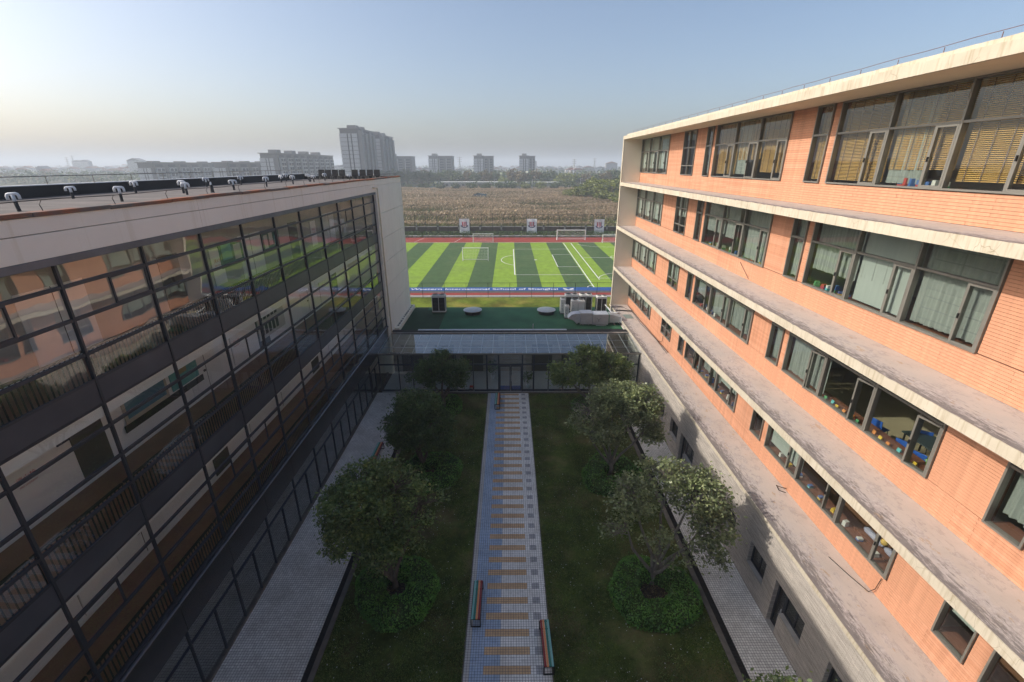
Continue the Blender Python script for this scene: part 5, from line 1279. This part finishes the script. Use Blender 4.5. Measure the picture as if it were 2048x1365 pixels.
# ================================================================ reed field
sheet('field', -260, 260, 117, 338, -.005, 'field')
def reeds(n, x, y, lb):
    xx = rng.uniform(-1, 1, n); yy_ = y[0] + (y[1] - y[0]) * rng.uniform(0, 1, n) ** .8
    X = xx * (30 + (yy_ - 100) * .33); nz = np.sin(X * .11 + yy_ * .05) + np.sin(X * .047 - yy_ * .09 + 2) + np.sin(yy_ * .21 + X * .02)
    keep = (nz + rng.normal(0, .9, n)) > -.6 - (yy_ > 150) * .9
    X, yy_, nz = X[keep], yy_[keep], nz[keep]; k = len(X)
    h = (1.5 + .35 * nz + rng.uniform(-.4, .5, k)) * np.where(yy_ < 140, .55, 1.0); h = np.clip(h, .35, 3)
    P = np.stack([X, yy_, np.zeros(k)], 1); wv = np.stack([rng.uniform(.12, .30, k), rng.uniform(-.1, .1, k), np.zeros(k)], 1)
    tip = P + np.stack([rng.normal(.1, .25, k), rng.normal(0, .2, k), h], 1)
    a = link('reeds', npmesh('reeds', np.stack([P - wv, P + wv, tip], 1).reshape(-1, 3), 3, 'reed')); tag(a, lb, 'reeds', kind='stuff')
    sel = (rng.uniform(size=k) < .75) & (yy_ > 132) & (nz > -1.4); T = tip[sel]; q = len(T); s_ = rng.uniform(.12, .26, q)[:, None]; u = np.stack([rng.normal(.35, .35, q), rng.normal(0, .3, q), np.ones(q)], 1) * s_
    v = np.stack([np.ones(q), rng.normal(0, .3, q), np.zeros(q)], 1) * s_ * .6
    b = link('reed_plumes', npmesh('reed_plumes', np.stack([T - u, T + v, T + u * 1.3, T - v], 1).reshape(-1, 3), 4, 'plume')); tag(b, 'pale tan plumes nodding over the reed field', 'reeds', kind='stuff')
reeds(150000, None, (119, 336), 'brown and olive reeds filling the field behind the pitch')
n = 16000; cx = rng.uniform(-60, 60, 260); cyy = 118 + rng.uniform(0, 1, 260) ** 1.7 * 110; P = np.stack([np.repeat(cx, 61)[:n], np.repeat(cyy, 61)[:n], np.zeros(min(n, 260 * 61))], 1)[:n]
P = P + ball(len(P)) * np.array([1.6, 1.2, .75]) + np.array([0, 0, .5])
o = link('undergrowth', npmesh('undergrowth', leaf_quads(P, .20), 4, 'far_leaf_olive')); tag(o, 'green bramble clumps among the reeds near the fence', 'undergrowth', kind='stuff')
t = thing('tarpaulin_heap', 'dark teal tarpaulin heap alone in the middle of the reed field', 'tarpaulin', (-15.6, 250, 0)); flat('tarp', (.05, .09, .10))
m = MB(); m.v = [(-4.6, -1.5, 0), (5.0, -1.5, 0), (5.0, 2, 0), (-4.6, 2, 0), (-3.0, -.6, 1.9), (-.6, -.7, 2.7), (1.6, -.4, 2.2), (4.0, -.3, 2.3), (3.8, 1.2, 2.1), (-.4, 1.2, 2.6), (-3.2, 1.0, 1.7)]
m.f = [(0, 1, 7, 6, 5, 4), (1, 2, 8, 7), (2, 3, 10, 9, 8), (3, 0, 4, 10), (4, 5, 9, 10), (5, 6, 9), (6, 7, 8, 9)]; m.build('cover', 'tarp', t, world=False); MB().tube([(-4, -1.6, 0), (-2.4, -.8, 1.9), (-2.2, 1, 1.9), (-3.6, 2.1, 0)], .04, 5).build('rope', 'bar', t, world=False)

# ================================================================ far trees
def far_tree_mesh(seed, nclump, nleaf, ls, mat, shape):
    global rng
    rng = np.random.default_rng(seed)
    d = rng.normal(size=(nclump, 3)); d /= np.linalg.norm(d, axis=1, keepdims=True); d *= (rng.uniform(.3, 1, nclump) ** .6)[:, None]
    d[:, 2] = np.where(d[:, 2] < 0, d[:, 2] * .8, d[:, 2]); C = d * np.array([.5 * shape, .5 * shape, .40]) + np.array([0, 0, .58])
    P = (C[:, None, :] + rng.normal(size=(nclump, nleaf, 3)) * .055).reshape(-1, 3)
    cr = npmesh('crown', leaf_quads(P, ls), 4, mat)
    m = MB(); m.tube([(0, 0, 0), (.01, 0, .25), (0, .01, .6)], [.035, .026, .010], 6)
    for k in range(6): e = C[k]; m.tube([(0, 0, .22 + .04 * k), tuple((e + np.array([0, 0, .3])) * .6), tuple(e)], [.014, .009, .004], 4)
    return cr, m.mesh('trunk', 'bark')
PROT = [far_tree_mesh(50 + i, 60, 26, .045, ('far_leaf', 'far_leaf_olive', 'far_leaf_rust', 'far_leaf', 'far_leaf_olive')[i], (1.0, .95, .9, 1.25, 1.2)[i]) for i in range(5)]
def far_tree(x, y, h, w_, k, lb, grp):
    t = thing('tree', lb, 'tree', (x, y, 0), random.uniform(0, 6), grp); t.scale = (w_, w_, h)
    cr, tr = PROT[k]; link('crown', cr, t, False); link('trunk', tr, t, False); return t
for i, x in enumerate((-68.2, -57.8, -46.9, -36.5, -25.6, -16.0, -5.5, 2.5, 11.7, 22.2, 31.0, 41.4)):
    far_tree(x * .985, 325 + random.uniform(-2, 2), (4.6, 5.2, 5.0, 5.0, 5.3, 5.2, 5.6, 5.4, 5.0, 6.0, 5.2, 6.4)[i], (5, 6.4, 6, 6.2, 7.4, 7.4, 8, 7, 7.5, 6.5, 6.5, 8)[i], (0, 3, 0, 0, 3, 0, 3, 0, 1, 4, 0, 3)[i], 'small round dark tree, %s from the left in the row beyond the reeds' % (ordn + ['x'])[i].replace('x', 'twelfth') if i < 12 else '', 'round trees in a row beyond the reeds')
MT_ = [(-95, 402, 13, 14, 0), (-84, 398, 13, 15, 0), (-74, 410, 12, 13, 3), (-66, 396, 12, 14, 0), (-56, 405, 12, 12, 0), (-49, 398, 12.5, 13, 3), (-42, 392, 11.5, 11, 0), (-33, 402, 12, 14, 2), (-27, 395, 11, 10, 0), (-19, 396, 12.5, 13, 2), (-12, 405, 11.5, 10, 0), (-5, 380, 8, 9, 1), (3, 392, 13, 12, 2), (10, 386, 12, 14, 2), (15, 398, 11, 10, 0),
      (22, 400, 12.5, 15, 2), (30, 396, 10, 10, 0), (34, 405, 12.5, 12, 0), (42, 385, 10, 14, 1), (47, 380, 10.5, 15, 4), (52, 398, 10, 10, 0), (58, 405, 9.5, 12, 0), (64, 396, 10, 12, 2), (72, 402, 10, 13, 0), (80, 398, 11.5, 14, 2), (88, 402, 13, 15, 3), (96, 400, 12, 14, 0), (-104, 396, 12, 14, 3), (-115, 400, 12, 14, 0), (104, 396, 12, 14, 1)]
kn = {0: 'dark green', 1: 'yellow-green', 2: 'rust-tinged', 3: 'broad dark green', 4: 'broad yellow-green'}
SEEN_ = {}
MT_.sort()
for i, (x, y, h, w_, k) in enumerate(MT_):
    side = 'behind the reeds at the left' if x < -60 else 'before the left one of three towers' if x < -38 else 'between the left and middle towers' if x < -18 else 'between the middle and right towers' if x < 12 else 'below the right tower' if x < 36 else 'right of the three towers' if x < 75 else 'hidden mostly by the cream fins'
    cnt_ = SEEN_.get((k, side), 0); SEEN_[(k, side)] = cnt_ + 1
    far_tree(x, y, h, w_, k, '%s tall tree %s%s' % (kn[k], side, ('', ', second one from the left', ', third one from the left', ', fourth one from the left')[cnt_]), 'tall trees beyond the reeds')
for i, (x, y, h, w_, k) in enumerate([(31, 236, 5.5, 9, 4), (37, 232, 8, 12, 1), (43, 238, 10.5, 13, 4), (49, 230, 10, 14, 4), (55, 236, 11.5, 15, 1), (43, 216, 5.5, 10, 1), (49, 208, 5.5, 10, 4), (60, 228, 11, 14, 4), (40, 246, 8, 11, 0), (47, 196, 4.5, 9, 1)]):
    far_tree(x, y, h, w_, k, ('low leftmost', 'second', 'tall third', 'fourth', 'tallest', 'low front', 'lowest front', 'rightmost', 'dark rear', 'small near')[i] + ' yellow-green shrubby tree at the right of the reed field', 'yellow-green trees at the field edge')
# the woods and the town that melt into the haze
def woods(n, y0, y1, hr, seed, lb, mats, spread=1.25, x_off=0):
    global rng
    rng = np.random.default_rng(seed)
    yy_ = np.exp(rng.uniform(np.log(y0), np.log(y1), n)); X = rng.uniform(-1, 1, n) * yy_ * spread + x_off; s_ = rng.uniform(*hr, n)
    c = np.stack([X, yy_, s_ * .45], 1); k = 26
    P = (c[:, None, :] + np.stack([ball(k) for _ in range(n)]) * (s_[:, None, None] * np.array([.75, .75, .55]))).reshape(-1, 3); P[:, 2] = np.abs(P[:, 2])
    q = leaf_quads(P, 1.0); q = (q.reshape(-1, 4, 3) - P[:, None, :]) * np.repeat(s_, k)[:, None, None] * .17 + P[:, None, :]
    o = link('woods', npmesh('woods', q.reshape(-1, 3), 4, mats)); tag(o, lb, 'woods', kind='stuff')
woods(900, 430, 900, (7, 12), 61, 'dark woods behind the tall trees, fading into haze', 'far_leaf'); woods(700, 430, 1100, (6, 11), 62, 'rust and olive woods mixed into the hazy belt', 'far_leaf_rust'); woods(1100, 900, 3800, (8, 15), 63, 'far tree belt along the horizon, nearly lost in haze', 'far_leaf', 1.3)
woods(50, 352, 372, (4, 6), 64, 'low hedgerow behind the row of round trees', 'far_leaf', .35)
# hoarding, road and low wall beyond the reeds
sheet('road', -300, 300, 340, 352, .02, 'asphalt')
flat('hoarding_blue', (.20, .28, .32)); t = thing('hoarding', 'low pale blue hoarding behind the row of round trees', 'fence', (0, 338, 0))
for k in range(60): MB().box(-150 + k * 5, -145.06 + k * 5, 338, 338.1, 0, 1.9 + .1 * (k % 3)).build('panel', 'hoarding_blue', t)
t = thing('low_building', 'long low pale building in front of the tall trees', 'building', (-25, 378, 0)); MB().box(-55, 5, 374, 384, 0, 3.6).build('wall', 'kerb', t); MB().box(-56, 6, 373.5, 384.5, 3.61, 4.1).build('roof', 'ac_paint', t)
for k in range(14): MB().box(-53 + k * 4.2, -51 + k * 4.2, 373.9, 373.99, 1.0, 2.5).build('window', 'dark_room', t)
t = thing('low_building', 'long low pale building right of the yellow-green trees', 'building', (22, 378, 0)); MB().box(14, 40, 374, 384, 0, 3.4).build('wall', 'kerb', t); MB().box(13, 41, 373.5, 384.5, 3.41, 3.9).build('roof', 'ac_paint', t)
for k, (x, y, h) in enumerate(((-9.8, 328, 7.0), (15.9, 328, 7.0), (48.6, 328, 7.6), (53.6, 329, 8), (36.9, 300, 4.2), (-37, 340, 6.5), (57, 240, 6), (44.5, 226, 7))):
    t = thing('lamp_post', ('first', 'second', 'third', 'fourth', 'short', 'far left', 'bare right', 'bare middle')[k] + ' thin pale post standing beyond the reed field', 'lamp post', (x, y, 0), group='posts beyond the reeds')
    MB().tube([(0, 0, 0), (0, 0, h)], [.16, .09], 6).build('pole', 'galv', t, world=False); MB().tube([(0, 0, h), (.5, 0, h + .25), (1.2, 0, h + .3)], .07, 5).build('arm', 'galv', t, world=False); MB().box(1.0, 1.8, -.15, .15, h + .2, h + .32).build('lamp_head', 'ac_paint', t, world=False)
# ================================================================ apartment blocks
flat('apt_grey', (.13, .125, .13)); flat('apt_pale', (.46, .47, .49)); flat('apt_mid', (.22, .215, .22)); flat('apt_dark', (.035, .04, .048)); flat('apt_roof', (.20, .19, .19)); flat('apt_white', (.58, .59, .60))
WCACHE = {}
def apartment(lb, x0, x1, y0, y1, h, st, gable_w, east=True, nbay=6, piers=False, gy=0.6, windows=True, slant=0.0):
    t = thing('apartment_building', lb, 'building', ((x0 + x1) / 2, (y0 + y1) / 2, 0), group='apartment blocks beyond the field')
    MB().box(x0, x1, y0, y1, 0, h).build('wall', 'apt_grey', t); MB().box(x0 - .9, x1 + .7, y0 - 1.2, y1 + .5, h + .01, h + .55).build('roof', 'apt_roof', t)
    sh = h / st
    # pale gable sheet of panels with two dark slits
    gx1 = x0 + gable_w; gh = h - sh * .95; sl = (x0 + gable_w * .40, x0 + gable_w * .62); sw = gable_w * .075
    for k in range(int(gh / sh) + 1):
        z0_, z1_ = k * sh, min((k + 1) * sh, gh)
        if z1_ - z0_ < .3: continue
        for a, b in ((x0 - .5, sl[0]), (sl[0] + sw, sl[1]), (sl[1] + sw, gx1)):
            MB().box(a + .05, b - .05, y0 - gy, y0 - .02, z0_ + .16, z1_ - .16).build('gable_panel', 'apt_pale', t)
    for a in sl: MB().box(a, a + sw, y0 - gy + .3, y0 - .02, 0, gh - sh * .3).build('stair_window', 'apt_dark', t)
    # roof boxes
    n = max(2, int((y1 - y0) / 26))
    for k in range(n): yb = y0 + 6 + k * (y1 - y0 - 10) / n; MB().box(x1 - (x1 - x0) * .72, x1 - (x1 - x0) * .22, yb, yb + 7, h + .56, h + (2.9 if h > 20 else 1.4)).build('stair_head', 'apt_roof', t)
    if east:
        L = (y1 - y0) / nbay
        for b in range(nbay):
            ya = y0 + b * L
            if piers:
                MB().box(x1 + .01, x1 + 2.6, ya + .2, ya + L * .45, 0, h - sh * (.2 + .7 * (b % 2))).build('bay', 'apt_mid', t); MB().box(x1 + .01, x1 + .2, ya + L * .5, ya + L * .95, sh, h - sh).build('recess', 'apt_dark', t)
                for k in range(1, st): MB().box(x1 + .2, x1 + 1.6, ya + L * .5, ya + L * .95, k * sh - .12, k * sh + .7).build('balcony', 'apt_mid', t)
            else:
                MB().box(x1 + .01, x1 + 1.2, ya + L * .18, ya + L * .78, 0, h - sh).build('bay', 'apt_white' if b % 2 else 'apt_pale', t)
                key = (round(L, 2), round(sh, 2))
                if key not in WCACHE:
                    WCACHE[key] = (MB().box(0, .12, -L * .115, L * .115, 0, sh * .58).mesh('window', 'apt_dark'), MB().box(0, .6, -L * .12, L * .12, -.35, -.02).mesh('sill', 'apt_mid'))
                for k in range(st - 1):
                    for q in (.33, .63):
                        o = link('window', WCACHE[key][0], t); o.location = (x1 + 1.21, ya + L * q, k * sh + sh * .3); s_ = link('sill', WCACHE[key][1], o, False)
                MB().box(x1 + .01, x1 + .3, ya + L * .80, ya + L * .98, .5, h - sh * 1.2).build('recess', 'apt_dark', t)
            o = MB().box(x1 + .01, x1 + .25, ya + L * .2, ya + L * .75, h - sh * .8, h - sh * .3).build('top_window', 'apt_dark', t)
    return t
apartment('tall slab tower rising behind the end of the glazed block', -124.4, -111, 370, 412, 41, 14, 12.6, nbay=4, piers=True); apartment('second part of the tall slab tower, stepped behind the first', -121, -109.5, 424, 472, 40, 14, 11.6, nbay=4, piers=True)
apartment('eight storey apartment block left of the tall tower', -186, -173, 370, 486, 24.2, 8, 9.6, nbay=9); apartment('low long apartment block farthest left beyond the black parapet', -279, -268, 370, 470, 17.7, 5, 9.5, nbay=7); apartment('low long apartment block between the farthest left one and the taller block', -223, -213, 372, 480, 17.8, 5, 8.5, nbay=7)
def tower3(lb, x0, x1, y, h, gw):
    t = apartment(lb, x0, x0 + gw, y, y + 24, h, 9, gw, east=False)
    for n_, (a, b, s) in enumerate(((x0 + gw + .02, x1, 5),)):
        MB().box(a, b, y + s, y + 30, 0, h - .2).build('wing', 'apt_grey', t); MB().box(a - .3, b + .6, y + s - .6, y + 30.5, h - .19, h + .3).build('roof', 'apt_roof', t)
        sh = h / 9; nb = 2
        for q in range(nb):
            xa = a + (b - a) * (q + .15) / nb; xb = a + (b - a) * (q + .8) / nb
            MB().box(xa, xa + .5, y + s - 1.5, y + s - .01, 0, h - sh).build('bay', 'apt_pale', t)
            for k in range(8):
                MB().box(xa + .6, xb, y + s - .12, y + s - .02, k * sh + .9, k * sh + 2.5).build('window', 'apt_dark', t); MB().box(xa + .55, xb, y + s - 1.3, y + s - .13, k * sh - .1, k * sh + .75).build('balcony', 'apt_mid', t)
    return t
tower3('left one of the three far towers above the trees', -97.5, -70, 600, 26.3, 10.6); tower3('middle one of the three far towers above the trees', -42.5, -19.3, 600, 26.3, 11.3); tower3('right one of the three far towers above the trees', 13.3, 32.3, 600, 26.3, 10.9); tower3('far tower half hidden behind the tall slab tower', -150, -119.8, 600, 26, 12)
# town: low houses lost in the distance
rt = random.Random(9)
tw = {'town_white': MB(), 'town_grey': MB(), 'town_roof': MB()}
flat('town_white', (.55, .55, .54)); flat('town_grey', (.26, .26, .27)); flat('town_roof', (.28, .13, .09))
for i in range(900):
    y = math.exp(rt.uniform(math.log(620), math.log(3500))); x = rt.uniform(-1.25, 1.25) * y; wd, dp, h = rt.uniform(8, 22), rt.uniform(8, 14), rt.uniform(6, 12) * (1.0 if rt.random() < .93 else 1.9)
    if abs(x / y) < .35 and y < 680: continue
    k = rt.choice(['town_white', 'town_white', 'town_grey']); tw[k].box(x, x + wd, y, y + dp, 0, h); tw['town_roof' if rt.random() < .5 else 'town_grey'].prism([(x - .5, h), (x + wd + .5, h), (x + wd / 2, h + 3)], 'y', y - .5, y + dp + .5)
tn = bpy.data.objects.new('town', None); COL.objects.link(tn); tag(tn, 'far low town of small houses strung along the hazy horizon', 'town', kind='stuff')
for k, nm in (('town_white', 'white_houses'), ('town_grey', 'grey_houses'), ('town_roof', 'roofs')): o = tw[k].build(nm, k, tn); o['kind'] = 'stuff'
# pylons and masts
def pylon(x, y, h, lb):
    t = thing('pylon', lb, 'pylon', (x, y, 0), group='pylons on the horizon'); m = MB(); b = h * .1
    for sx in (-1, 1):
        for sy in (-1, 1): m.tube([(sx * b, sy * b, 0), (sx * b * .3, sy * b * .3, h * .6), (0, 0, h)], .35, 4)
    for k in range(6):
        z0_, z1_ = h * k / 8, h * (k + 1) / 8; r0, r1 = b * (1 - .7 * k / 5), b * (1 - .7 * min(5, k + 1) / 5); m.tube([(-r0, -r0, z0_), (r1, -r1, z1_)], .2, 3); m.tube([(r0, -r0, z0_), (-r1, -r1, z1_)], .2, 3)
    m.build('lattice', 'steel_grey', t, world=False)
    for z in (.72, .84, .95): MB().tube([(-h * .14, 0, h * z), (0, 0, h * (z + .015)), (h * .14, 0, h * z)], .3, 4).build('crossarm', 'steel_grey', t, world=False)
pylon(-1000, 1120, 33, 'left of two pylons on the hazy horizon at the left'); pylon(-985, 1118, 36, 'right of two pylons on the hazy horizon at the left'); pylon(-95, 950, 31, 'thin pylon between the left and middle far towers'); pylon(210, 1200, 32, 'thin pylon on the horizon right of the far towers'); pylon(120, 900, 26, 'pylon right of the right far tower')
t = thing('mast', 'white mast rising from the trees right of the far towers', 'mast', (66.7, 500, 0)); MB().tube([(0, 0, 0), (0, 0, 19.5)], [.5, .2], 7).build('pole', 'pvc', t, world=False)
for z in (16, 18): MB().lathe([(.6, z), (.6, z + .5), (.3, z + .5)], 8).build('antenna_ring', 'galv', t, world=False)
# ================================================================ haze
hz = MB().box(-5200, 5200, -120, 5200, -1.05, 60).build('haze', 'asphalt')
mh = bpy.data.materials.new('haze_air'); mh.use_nodes = True; th = mh.node_tree; th.nodes.clear(); oh = th.nodes.new('ShaderNodeOutputMaterial'); pv = th.nodes.new('ShaderNodeVolumePrincipled')
pv.inputs['Color'].default_value = (.78, .86, .96, 1); pv.inputs['Density'].default_value = .00068; pv.inputs['Anisotropy'].default_value = .15
th.links.new(pv.outputs[0], oh.inputs['Volume']); hz.data.materials.clear(); hz.data.materials.append(mh); tag(hz, 'thin pale haze over the whole place', 'haze', kind='stuff')
